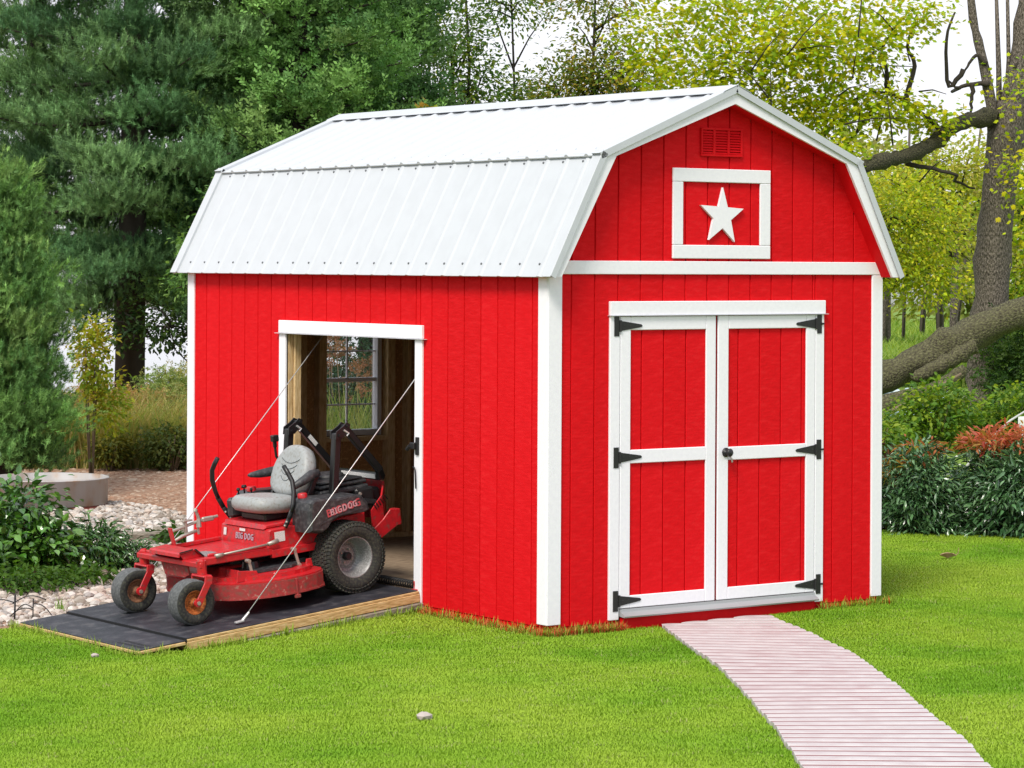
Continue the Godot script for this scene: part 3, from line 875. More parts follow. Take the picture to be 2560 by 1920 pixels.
	for sd in [-1.0, 1.0]:
		var d := Vector3(sd * 1.205, -0.485, 0).normalized()
		var n := Vector3(sd * 0.485, 1.205, 0).normalized()
		var st := st_new()
		var top := Vector3(APEX.x, APEX.y, (z0 + z1) * 0.5) + Vector3(0, 0.024, 0)
		chamfer(st, top + d * 0.066, d * 0.068, n * 0.002, Vector3(0, 0, deep * 0.5 + 0.01), 0.001)
		chamfer(st, top + d * 0.139 - n * 0.003, (d * 0.9 - n * 0.45).normalized() * 0.008, n * 0.0015, Vector3(0, 0, deep * 0.5 + 0.01), 0.0)
		obj("cap_sheet", st, M.roof, rc)

# ---------------------------------------------------------------- the fold-down ramp
func ramp() -> void:
	var r := thing("ramp_door", "fold-down wooden ramp door covered in black rubber under the mower", "ramp", Vector3(0.0, 0.10, -2.405))
	r.rotation.z = atan(0.107)
	var t := Transform3D()
	plank("rubber_mat", r, t, Vector3(-1.962, -0.008, -0.895), Vector3(-0.045, 0.0, 0.885), M.rubber, 0.002)
	plank("deck_panel", r, t, Vector3(-1.965, -0.028, -0.90), Vector3(-0.03, -0.009, 0.892), M.lumber)
	plank("side_board", r, t, Vector3(-1.968, -0.088, 0.858), Vector3(-0.03, -0.0285, 0.897), M.lumber)
	plank("side_board", r, t, Vector3(-1.968, -0.088, -0.90), Vector3(-0.03, -0.0285, -0.862), M.lumber)
	plank("cross_board", r, t, Vector3(-1.966, -0.088, -0.86), Vector3(-1.928, -0.0285, 0.856), M.lumber)
	plank("skid_board", r, t, Vector3(-1.55, -0.135, 0.875), Vector3(-0.03, -0.092, 0.935), M.grey_wood)
	var f := part("flap", r)
	plank("rubber_mat", f, t, Vector3(-2.345, -0.022, -0.90), Vector3(-1.985, -0.014, 0.885), M.rubber, 0.002)
	plank("deck_panel", f, t, Vector3(-2.35, -0.045, -0.905), Vector3(-1.98, -0.0225, 0.895), M.lumber)
	plank("hinge_strip", f, t, Vector3(-1.9845, -0.0215, -0.89), Vector3(-1.9695, -0.016, 0.885), M.iron)
	plank("edge_strip", f, t, Vector3(-1.9715, -0.03, -0.898), Vector3(-1.9685, -0.001, 0.889), M.iron, 0.0)
	# rows of moulded nubs left in the rubber of the flap
	var st := st_new()
	for i in 16:
		for j in 2:
			bx(st, Vector3(-2.30 + j * 0.05, -0.0145, 0.50 + i * 0.022), Vector3(-2.27 + j * 0.05, -0.0105, 0.508 + i * 0.022), 0.001)
	var nb := obj("nubs", st, M.plastic, f)
	nb.set_meta("kind", "stuff")
	# torsion spring along the hinge
	var sp := part("torsion_spring", r)
	st = st_new(true)
	var pts := []
	for i in 301:
		var a := TAU * i / 12.0
		pts.append(Vector3(0.012 + 0.026 * cos(a), 0.020 + 0.026 * sin(a), 0.80 - i * 0.0026))
	tube(st, pts, [0.0062], 6)
	obj("coil", st, M.iron, sp)
	st = st_new()
	bx(st, Vector3(-0.02, -0.035, 0.805), Vector3(0.045, 0.055, 0.822))
	bx(st, Vector3(-0.055, -0.045, 0.80), Vector3(-0.012, 0.0, 0.86), 0.006)
	obj("spring_bracket", st, M.paint, sp)
	# the two support cables, each with its end fitting
	for e in [[-1.62, "steel cable from the ramp's near edge up into the doorway, crossing before the mower", 0.775], [-3.25, "steel cable from the ramp's far edge up into the doorway, passing behind the mower", -0.83]]:
		var z: float = e[0]
		var c := thing("support_cable", e[1], "cable", Vector3(-1.455, -0.052, z), "cables holding the ramp")
		st = st_new(true)
		var foot := Vector3(-0.0, 0.012, 0.0)
		tube(st, [foot + Vector3(0.05, 0.06, 0), Vector3(1.83, 2.13, 0.02)], [0.0038], 6)
		obj("wire", st, M.cable, c)
		st = st_new()
		bar(st, Vector3(-0.055, 0.006, 0), Vector3(0.01, 0.018, 0), 0.012, 0.030, Vector3.BACK, 0.002)
		tube(st, [Vector3(0.0, 0.016, 0), Vector3(0.055, 0.072, 0)], [0.011, 0.008], 8)
		obj("end_fitting", st, M.cable, c)

# ---------------------------------------------------------------- the mower
func P(f: float, u: float, s: float) -> Vector3:      # forward, up, towards the near side
	return Vector3(-f, u, s)

func side_panel(st: SurfaceTool, pts: Array, s0: float, s1: float, bev := 0.004) -> void:   # outline in (forward, up), between two offsets
	var q := PackedVector2Array()
	for p in pts:
		q.append(Vector2(-p[0], p[1]))
	var lo := minf(s0, s1)
	prism(st, q, absf(s1 - s0), Transform3D(Basis(), Vector3(0, 0, lo)), bev)

func wheel_axes(f: float, u: float, s: float) -> Transform3D:      # lathe axis across the mower, pointing to the near side
	return Transform3D(Basis(Vector3(1, 0, 0), Vector3(0, 0, 1), Vector3(0, -1, 0)), P(f, u, s))

func lettering(called: String, words: String, size: float, depth: float, m: Material, parent: Node3D, t: Transform3D) -> void:
	var tm := TextMesh.new()
	var f := SystemFont.new()
	f.font_names = PackedStringArray(["Droid Sans"])
	f.font_weight = 700
	tm.font = f
	tm.text = words
	tm.font_size = 48
	tm.pixel_size = size / 48.0
	tm.depth = depth
	inst(called, tm, m, parent, t)

func mower() -> void:
	var m := thing("riding_mower", "red zero-turn riding mower with grey seat coming down the ramp", "mower", Vector3(-0.35, 0.0626, -2.36))
	m.rotation.z = atan(0.107)
	chassis(m)
	cutting_deck(m)
	front_end(m)
	for s in [0.42, -0.42]:
		rear_wheel(m, s)
	engine(m)
	seat(m)
	levers(m)
	roll_bar(m)

func chassis(m: Node3D) -> void:
	var st := st_new()
	# seat box: front wall leaning back a little, shelf on top
	side_panel(st, [[0.612, 0.415], [0.592, 0.535], [0.575, 0.545], [-0.24, 0.545], [-0.24, 0.40], [0.2, 0.335], [0.55, 0.345], [0.585, 0.37]], -0.335, 0.335, 0.008)
	obj("body_box", st, M.paint, m)
	st = st_new()
	side_panel(st, [[0.600, 0.5445], [0.585, 0.577], [0.18, 0.577], [0.18, 0.5445]], -0.285, 0.285, 0.010)
	obj("seat_shelf", st, M.paint, m)
	st = st_new()
	bx(st, P(0.60, 0.3445, -0.338), P(-0.32, 0.40, -0.372)); bx(st, P(0.60, 0.3445, 0.372), P(-0.32, 0.40, 0.338))
	obj("frame_rail", st, M.paint, m)
	# floor pan between the seat box and the front axle
	st = st_new()
	bx(st, P(1.20, 0.405, -0.315), P(0.612, 0.421, 0.315), 0.003)
	obj("floor_pan", st, M.paint, m)
	st = st_new()
	var o := PackedVector2Array()
	for i in 20:
		o.append(Vector2(-1.02 + 0.09 * cos(TAU * i / 20.0), 0.13 * sin(TAU * i / 20.0)))
	prism(st, o, 0.003, Transform3D(Basis(Vector3(1, 0, 0), Vector3(0, 0, -1), Vector3(0, 1, 0)), Vector3(0, 0.4215, 0.12)))
	obj("grip_patch", st, M.rim, m)
	for s in [-1.0, 1.0]:
		st = st_new()
		bar(st, P(1.215, 0.412, s * 0.365), P(0.585, 0.392, s * 0.345), 0.048, 0.052, Vector3.UP, 0.006)
		obj("frame_arm", st, M.paint, m)
		st = st_new()
		bx(st, P(1.10, 0.4215, s * 0.318 - 0.012), P(0.62, 0.452, s * 0.318 + 0.012), 0.006)
		obj("pan_lip", st, M.paint, m)
	# raised footrest with its black-edged cheeks
	st = st_new()
	side_panel(st, [[1.275, 0.468], [1.265, 0.478], [1.135, 0.484], [1.075, 0.424], [1.083, 0.420], [1.138, 0.474], [1.262, 0.468], [1.27, 0.445], [1.279, 0.446]], -0.215, 0.215, 0.0)
	obj("footrest", st, M.paint, m)
	for s in [-0.2, 0.2]:
		st = st_new()
		side_panel(st, [[1.262, 0.462], [1.140, 0.470], [1.085, 0.4225], [1.235, 0.4225]], s - 0.004, s + 0.004, 0.0)
		obj("footrest_cheek", st, M.paint, m)
	st = st_new()
	side_panel(st, [[1.150, 0.4865], [1.136, 0.4875], [1.072, 0.4265], [1.084, 0.4225]], 0.2165, 0.224, 0.0)
	side_panel(st, [[1.268, 0.474], [1.16, 0.482], [1.16, 0.490], [1.272, 0.482]], 0.2165, 0.222, 0.0)
	obj("grip_edge", st, M.black, m)
	# foot pedal standing up on the far side, and the deck lift lever behind it
	st = st_new()
	bar(st, P(1.075, 0.590, -0.25), P(1.045, 0.425, -0.25), 0.055, 0.010, Vector3(1, 0, 0), 0.003)
	obj("foot_pedal", st, M.paint, m)
	st = st_new(true)
	tube(st, [P(1.08, 0.46, -0.29), P(0.95, 0.505, -0.30), P(0.83, 0.525, -0.30)], [0.012, 0.014, 0.013], 8)
	obj("lift_pedal", st, M.steel, m)
	st = st_new()
	tube(st, [P(1.02, 0.545, -0.34), P(0.80, 0.585, -0.34), P(0.62, 0.60, -0.34)], [0.012], 8)
	bx(st, P(0.905, 0.50, -0.352), P(0.885, 0.625, -0.325)); bx(st, P(0.92, 0.60, -0.358), P(0.84, 0.612, -0.32))
	tube(st, [P(0.79, 0.545, -0.33), P(0.785, 0.61, -0.33), P(0.802, 0.665, -0.33)], [0.022, 0.014, 0.011], 8)
	tube(st, [P(0.81, 0.662, -0.33), P(0.80, 0.682, -0.33)], [0.016, 0.016], 8)
	bx(st, P(0.76, 0.575, -0.345), P(0.66, 0.612, -0.315), 0.008); bx(st, P(0.80, 0.49, -0.345), P(0.785, 0.56, -0.325))
	obj("height_lever", st, M.steel, m)
	# control rod along the near frame arm
	st = st_new(true)
	tube(st, [P(1.045, 0.440, 0.385), P(0.58, 0.452, 0.372)], [0.0085], 8)
	tube(st, [P(1.075, 0.437, 0.385), P(1.01, 0.441, 0.384)], [0.018, 0.014], 8)
	tube(st, [P(0.63, 0.450, 0.374), P(0.545, 0.462, 0.368)], [0.015, 0.019], 8)
	obj("control_rod", st, M.steel, m)
	# decals on the seat box
	var face := Transform3D(Basis(Vector3(0, 0, 1), Vector3(0.16, 0.987, 0), Vector3(-0.987, 0.16, 0)).orthonormalized(), P(0.6085, 0.475, 0.01))
	lettering("lettering", "BIG DOG", 0.062, 0.003, M.print_silver, m, face)
	st = st_new()
	bx(st, Vector3(-0.075, 0.036, -0.001), Vector3(0.005, 0.056, 0.0015), 0.0005, face)
	obj("sticker", st, M.sticker, m)
	st = st_new()
	bx(st, Vector3(-0.30, -0.01, -0.001), Vector3(-0.262, 0.045, 0.0015), 0.0005, face)
	obj("sticker", st, M.sticker, m)
	st = st_new()
	bx(st, P(0.548, 0.448, 0.334), P(0.462, 0.520, 0.3375), 0.0005)
	obj("sticker", st, M.sticker, m)
	# axle housing and drive pulley seen dark under the body
	st = st_new()
	bx(st, P(0.16, 0.20, -0.26), P(-0.16, 0.33, 0.26), 0.02)
	tube(st, [P(0.30, 0.26, 0.20), P(0.10, 0.27, 0.22)], [0.05, 0.07], 10)
	tube(st, [P(0.24, 0.27, 0.37), P(0.16, 0.275, 0.34)], [0.035, 0.05], 10)
	tube(st, [P(0.0, 0.265, -0.32), P(0.0, 0.265, 0.32)], [0.035], 10)
	obj("transaxle", st, M.black, m)

func deck_outline(k: float) -> PackedVector2Array:
	var half := [[1.085, 0.0], [1.085, 0.34], [1.03, 0.455], [0.93, 0.56], [0.80, 0.625], [0.66, 0.655], [0.52, 0.655], [0.40, 0.625], [0.315, 0.575], [0.27, 0.50], [0.26, 0.0]]
	var p := PackedVector2Array()
	for q in half:
		p.append(Vector2(-(0.67 + (q[0] - 0.67) * k), q[1] * k))
	for i in range(half.size() - 2, 0, -1):
		p.append(Vector2(-(0.67 + (half[i][0] - 0.67) * k), -half[i][1] * k))
	return p

func cutting_deck(m: Node3D) -> void:
	var d := part("cutting_deck", m)
	var lie := Basis(Vector3(1, 0, 0), Vector3(0, 0, 1), Vector3(0, -1, 0))     # outline x,y -> along, across; thickness downwards
	var st := st_new()
	prism(st, deck_outline(1.0), 0.105, Transform3D(lie, Vector3(0, 0.225, 0)))
	obj("skirt", st, M.dirty, d)
	st = st_new()
	prism(st, deck_outline(1.012), 0.012, Transform3D(lie, Vector3(0, 0.129, 0)))
	obj("skirt_lip", st, M.dirty, d)
	st = st_new()
	prism(st, deck_outline(0.985), 0.010, Transform3D(lie, Vector3(0, 0.236, 0)))
	prism(st, deck_outline(0.86), 0.030, Transform3D(lie, Vector3(0, 0.2655, 0)))
	obj("deck_top", st, M.paint, d)
	st = st_new()
	side_panel(st, [[0.97, 0.2365], [0.955, 0.318], [0.80, 0.296], [0.78, 0.2365]], 0.46, 0.472, 0.003)
	side_panel(st, [[0.955, 0.2365], [0.945, 0.318], [0.935, 0.318], [0.93, 0.2365]], 0.30, 0.459, 0.003)
	obj("deck_bracket", st, M.paint, d)
	st = st_new()
	prism(st, v2([[-0.86, 0.18], [-0.80, 0.42], [-0.50, 0.46], [-0.36, 0.36], [-0.36, 0.10]]), 0.022, Transform3D(lie, Vector3(0, 0.288, 0)), 0.004)
	prism(st, v2([[-0.86, -0.18], [-0.80, -0.42], [-0.50, -0.46], [-0.36, -0.36], [-0.36, -0.10]]), 0.022, Transform3D(lie, Vector3(0, 0.288, 0)), 0.004)
	obj("belt_cover", st, M.plastic, d)
	st = st_new()
	side_panel(st, [[0.74, 0.237], [0.70, 0.275], [0.66, 0.237]], 0.54, 0.55)
	side_panel(st, [[0.36, 0.237], [0.34, 0.300], [0.30, 0.300], [0.29, 0.237]], 0.40, 0.412)
	obj("deck_tab", st, M.paint, d)
	for q in [[0.845, 0.372, 0.235, 0.45], [0.43, 0.385, 0.27, 0.40]]:
		st = st_new()
		bar(st, P(q[0], q[1], q[3]), P(q[0] - 0.02, q[2], q[3] + 0.01), 0.022, 0.012, Vector3.BACK)
		tube(st, [P(q[0] + 0.004, q[1], q[3] - 0.03), P(q[0] + 0.004, q[1], q[3] + 0.016)], [0.014], 8)
		tube(st, [P(q[0] - 0.02, q[2], q[3] - 0.02), P(q[0] - 0.02, q[2], q[3] + 0.026)], [0.014], 8)
		obj("hanger_link", st, M.steel, d)
	st = st_new()
	bx(st, P(0.60, 0.10, 0.652), P(0.585, 0.225, 0.668)); bx(st, P(0.615, 0.085, 0.650), P(0.57, 0.11, 0.672))
	obj("wear_strip", st, M.dirty, d)
	st = st_new()
	tube(st, [P(0.80, 0.29, -0.2), P(0.80, 0.33, -0.2)], [0.07, 0.06], 14)
	tube(st, [P(0.66, 0.29, 0.0), P(0.66, 0.34, 0.0)], [0.08, 0.07], 14)
	tube(st, [P(0.72, 0.29, 0.26), P(0.72, 0.335, 0.26)], [0.07, 0.06], 14)
	obj("spindle", st, M.black, d)

func front_end(m: Node3D) -> void:
	var st := st_new()
	bar(st, P(1.232, 0.402, -0.46), P(1.222, 0.402, 0.455), 0.044, 0.040, Vector3.UP, 0.006)
	obj("front_axle", st, M.paint, m)
	st = st_new()
	prism(st, v2([[-0.20, 0.375], [0.20, 0.375], [0.20, 0.305], [0.14, 0.282], [-0.15, 0.282]]), 0.012, Transform3D(Basis(Vector3(0, 0, 1), Vector3(0, 1, 0), Vector3(-1, 0, 0)), P(1.190, 0, 0)), 0.003)
	obj("front_plate", st, M.dirty, m)
	for s in [0.42, -0.42]:
		st = st_new()
		tube(st, [P(1.215, 0.337, s), P(1.215, 0.432, s)], [0.036, 0.036], 14)
		tube(st, [P(1.215, 0.432, s), P(1.215, 0.446, s)], [0.026, 0.020], 10)
		obj("pivot_tube", st, M.paint, m)
		var c := part("caster_wheel", m)
		# fork: bridge over the tyre and two legs leaning forward
		st = st_new()
		bx(st, P(1.255, 0.322, s - 0.088), P(1.185, 0.336, s + 0.088), 0.005)
		for k in [-1.0, 1.0]:
			bar(st, P(1.215, 0.333, s + k * 0.093), P(1.228, 0.275, s + k * 0.095), 0.012, 0.062, Vector3(1, 0, 0), 0.004)
			bar(st, P(1.224, 0.292, s + k * 0.095), P(1.318, 0.150, s + k * 0.095), 0.012, 0.052, Vector3(1, 0, 0), 0.004)
			tube(st, [P(1.322, 0.158, s + k * 0.088), P(1.322, 0.158, s + k * 0.106)], [0.030, 0.028], 14)
		obj("fork", st, M.paint, c)
		st = st_new()
		tube(st, [P(1.322, 0.158, s - 0.116), P(1.322, 0.158, s + 0.116)], [0.014, 0.014], 8)
		obj("axle_bolt", st, M.steel, c)
		var t := wheel_axes(1.322, 0.158, s)
		st = st_new(true)
		lathe(st, [Vector2(0.082, -0.058), Vector2(0.100, -0.072), Vector2(0.130, -0.076), Vector2(0.150, -0.066), Vector2(0.159, -0.045), Vector2(0.161, 0.0), Vector2(0.159, 0.045), Vector2(0.150, 0.066), Vector2(0.130, 0.076), Vector2(0.100, 0.072), Vector2(0.082, 0.058)], 40, t)
		obj("tyre", st, M.tyre, c)
		st = st_new(true)
		lathe(st, [Vector2(0.150, -0.0665), Vector2(0.1555, -0.060), Vector2(0.1605, -0.045), Vector2(0.1625, 0.0), Vector2(0.1605, 0.045), Vector2(0.1555, 0.060), Vector2(0.150, 0.0665)], 40, t)
		obj("worn_tread", st, M.tyre_worn, c)
		st = st_new(true)
		lathe(st, [Vector2(0.0, -0.052), Vector2(0.030, -0.052), Vector2(0.036, -0.030), Vector2(0.068, -0.034), Vector2(0.080, -0.062), Vector2(0.086, -0.062), Vector2(0.086, 0.062), Vector2(0.080, 0.062), Vector2(0.068, 0.034), Vector2(0.036, 0.030), Vector2(0.030, 0.052), Vector2(0.0, 0.052)], 30, t)
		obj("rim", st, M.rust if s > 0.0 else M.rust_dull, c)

func rear_wheel(m: Node3D, s: float) -> void:
	var w := part("rear_wheel", m)
	var sg := signf(s)
	var t := wheel_axes(0.0, 0.265, s)
	var st := st_new(true)
	lathe(st, [Vector2(0.148, -0.105), Vector2(0.165, -0.120), Vector2(0.205, -0.128), Vector2(0.236, -0.118), Vector2(0.250, -0.092), Vector2(0.2545, -0.04), Vector2(0.2555, 0.0), Vector2(0.2545, 0.04), Vector2(0.250, 0.092), Vector2(0.236, 0.118), Vector2(0.205, 0.128), Vector2(0.165, 0.120), Vector2(0.148, 0.105)], 48, t)
	obj("tyre", st, M.tyre, w)
	# turf tread: rows of small blocks in a chevron across the tyre
	st = st_new()
	var rows := 54
	for i in rows:
		for j in 6:
			var off := (j - 2.5) * 0.039
			var a := TAU * (i + 0.5 * (j % 2) + absf(j - 2.5) * 0.22) / rows
			var rad := 0.2565 - 0.9 * pow(absf(off) * 4.0, 3.0) * 0.018
			var b := t.basis * Basis(Vector3.UP, -a)
			var c := t.origin + b * Vector3(rad, off, 0)
			var tilt := Basis(b.x, 0.30 * signf(off))
			chamfer(st, c, b.x * 0.006, tilt * b.y * 0.0175, tilt * b.z * 0.0118, 0.002)
	for i in rows:
		for e in [-1.0, 1.0]:
			var a := TAU * (i + 0.3) / rows
			var b := t.basis * Basis(Vector3.UP, -a)
			chamfer(st, t.origin + b * Vector3(0.240, e * 0.112, 0), (b.x * 0.6 + b.y * e * 0.8) * 0.007, (b.y * 0.6 - b.x * e * 0.8) * 0.017, b.z * 0.0105, 0.002)
	var tr := obj("tread", st, M.tyre, w)
	tr.set_meta("kind", "stuff")
	st = st_new(true)
	var f := Transform3D(t.basis if sg > 0 else t.basis * Basis(Vector3.RIGHT, PI), t.origin)
	lathe(st, [Vector2(0.153, 0.096), Vector2(0.152, 0.108), Vector2(0.142, 0.104), Vector2(0.138, 0.075), Vector2(0.122, 0.055), Vector2(0.118, -0.034), Vector2(0.083, -0.030), Vector2(0.070, -0.012), Vector2(0.052, -0.02), Vector2(0.0, -0.02)], 40, f)
	obj("rim", st, M.rim, w)
	st = st_new()
	lathe(st, [Vector2(0.030, -0.02), Vector2(0.030, 0.018), Vector2(0.022, 0.026), Vector2(0.0, 0.026)], 14, f)
	obj("hub", st, M.iron, w)
	for i in 4:
		st = st_new()
		var a := TAU * (i + 0.35) / 4.0
		lathe(st, [Vector2(0.009, -0.02), Vector2(0.009, -0.004), Vector2(0.005, 0.0), Vector2(0.0, 0.0)], 6, f.translated_local(Vector3(0.052 * cos(a), 0, 0.052 * sin(a))))
		obj("wheel_nut", st, M.steel, w)
	st = st_new()
	lathe(st, [Vector2(0.008, -0.034), Vector2(0.008, -0.0335), Vector2(0.0, -0.0335)], 8, f.translated_local(Vector3(-0.03, 0.001, 0.098)))
	obj("valve_hole", st, M.black, w)

func engine(m: Node3D) -> void:
	# two moulded side tanks over the rear wheels
	for sg in [1.0, -1.0]:
		var st := st_new()
		var outline := [[0.372, 0.500], [0.270, 0.478], [0.225, 0.492], [0.175, 0.540], [0.10, 0.568], [-0.02, 0.580], [-0.13, 0.578], [-0.175, 0.595], [-0.165, 0.640], [-0.115, 0.705], [-0.045, 0.725], [0.10, 0.727], [0.26, 0.742], [0.325, 0.737], [0.352, 0.717], [0.366, 0.66]]
		side_panel(st, outline, sg * 0.305, sg * 0.475, 0.0)
		# rounded outer shell: three shrinking slices
		var grow := [[0.475, 0.0], [0.505, 0.006], [0.522, 0.016], [0.530, 0.034]]
		for k in 3:
			var q := PackedVector2Array()
			for p in outline:
				q.append(Vector2(-p[0], p[1]))
			if Geometry2D.is_polygon_clockwise(q):
				q.reverse()
			var a := Vector2(-0.15, 0.63)
			for i in q.size():
				var b := (i + 1) % q.size()
				var s0: float = grow[k][0] * sg
				var s1: float = grow[k + 1][0] * sg
				var d0 := q[i].move_toward(a, grow[k][1])
				var e0 := q[b].move_toward(a, grow[k][1])
				var d1 := q[i].move_toward(a, grow[k + 1][1])
				var e1 := q[b].move_toward(a, grow[k + 1][1])
				poly(st, [Vector3(d0.x, d0.y, s0), Vector3(e0.x, e0.y, s0), Vector3(e1.x, e1.y, s1), Vector3(d1.x, d1.y, s1)], Vector3(a.x, a.y, sg * 0.40))
			if k == 2:
				var cap := PackedVector2Array()
				for i in q.size():
					cap.append(q[i].move_toward(a, grow[3][1]))
				prism(st, cap, 0.002, Transform3D(Basis(), Vector3(0, 0, sg * 0.530 - (0.002 if sg > 0 else 0.0))))
		obj("side_tank", st, M.plastic, m)
		st = st_new(true)
		lathe(st, [Vector2(0.036, 0.0), Vector2(0.036, 0.028), Vector2(0.030, 0.034), Vector2(0.0, 0.034)], 14, Transform3D(Basis(), P(0.30, 0.738, sg * 0.36)))
		obj("fuel_cap", st, M.paint, m)
		st = st_new()
		side_panel(st, [[0.28, 0.5425], [0.28, 0.550], [0.12, 0.596], [-0.12, 0.618], [-0.12, 0.610], [0.115, 0.588]], sg * 0.527, sg * 0.5335)
		obj("moulded_rib", st, M.plastic, m)
	var word := Transform3D(Basis(Vector3.BACK, 0.16), P(0.065, 0.640, 0.5325))
	lettering("lettering", "BIGDOG", 0.078, 0.002, M.print_red, m, word)
	lettering("lettering", "BIGDOG", 0.062, 0.002, M.print_pale, m, word.translated(Vector3(0.0, 0.0, 0.0018)))
	# engine under its stacked black covers
	var st := st_new()
	bx(st, P(0.0, 0.55, -0.24), P(-0.46, 0.70, 0.24), 0.02)
	obj("engine_block", st, M.black, m)
	st = st_new()
	bx(st, P(0.09, 0.70, -0.27), P(-0.34, 0.742, 0.27), 0.012)
	obj("engine_cover", st, M.plastic, m)
	st = st_new()
	bx(st, P(0.085, 0.752, -0.262), P(-0.33, 0.778, 0.262), 0.010)
	bx(st, P(0.07, 0.786, -0.25), P(-0.30, 0.802, 0.25), 0.007)
	bx(st, P(0.03, 0.742, -0.20), P(-0.28, 0.79, 0.20), 0.0)
	obj("air_screen", st, M.plastic, m)
	st = st_new(true)
	lathe(st, [Vector2(0.13, 0.0), Vector2(0.13, 0.018), Vector2(0.10, 0.03), Vector2(0.0, 0.034)], 20, Transform3D(Basis(), P(-0.14, 0.802, 0.0)))
	obj("air_cleaner", st, M.plastic, m)
	st = st_new()
	bx(st, P(-0.20, 0.60, 0.20), P(-0.36, 0.72, 0.30), 0.015); bx(st, P(-0.22, 0.66, 0.30), P(-0.25, 0.70, 0.315))
	tube(st, [P(-0.20, 0.63, 0.32), P(-0.34, 0.60, 0.33)], [0.028, 0.028], 10)
	obj("muffler", st, M.iron, m)
	for q in [[-0.22, 0.685], [-0.20, 0.655], [-0.205, 0.61]]:
		st = st_new()
		tube(st, [P(q[0], q[1], 0.316), P(q[0], q[1], 0.334)], [0.012, 0.010], 8)
		obj("bolt", st, M.steel, m)
	# red rear guard: a bent wrap with flared ends
	st = st_new()
	var ring := [[-0.26, 0.39], [-0.37, 0.375], [-0.48, 0.25], [-0.50, 0.0], [-0.48, -0.25], [-0.37, -0.375], [-0.26, -0.39]]
	var tops := [0.56, 0.655, 0.735, 0.748, 0.735, 0.655, 0.56]
	var lows := [0.44, 0.40, 0.42, 0.44, 0.42, 0.40, 0.44]
	for i in ring.size() - 1:
		var a: Array = ring[i]
		var b: Array = ring[i + 1]
		var n := Vector3(-(b[0] - a[0]), 0, b[1] - a[1]).normalized().cross(Vector3.UP) * 0.006
		var c0 := P(a[0], lows[i], a[1])
		var c1 := P(b[0], lows[i + 1], b[1])
		var c2 := P(b[0], tops[i + 1], b[1])
		var c3 := P(a[0], tops[i], a[1])
		var mid := (c0 + c1 + c2 + c3) * 0.25
		poly(st, [c0 + n, c1 + n, c2 + n, c3 + n], mid); poly(st, [c0 - n, c1 - n, c2 - n, c3 - n], mid)
		poly(st, [c0 - n, c0 + n, c3 + n, c3 - n], mid); poly(st, [c1 - n, c1 + n, c2 + n, c2 - n], mid)
		poly(st, [c3 - n, c3 + n, c2 + n, c2 - n], mid); poly(st, [c0 - n, c0 + n, c1 + n, c1 - n], mid)
	obj("rear_guard", st, M.paint, m)
	for sg in [1.0, -1.0]:
		st = st_new()
		side_panel(st, [[-0.29, 0.335], [-0.25, 0.42], [-0.34, 0.48], [-0.41, 0.545], [-0.485, 0.54], [-0.505, 0.44]], sg * 0.405, sg * 0.417, 0.003)
		bx(st, P(-0.50, 0.42, sg * 0.418), P(-0.455, 0.54, sg * 0.33), 0.004)
		obj("bumper_plate", st, M.paint, m)
	st = st_new()
	for i in 6:
		bar(st, P(-0.31 - i * 0.020, 0.56 + i * 0.012, 0.396), P(-0.285 - i * 0.020, 0.60 + i * 0.012, 0.396), 0.008, 0.004, Vector3.BACK, 0.001)
	obj("guard_slots", st, M.black, m)

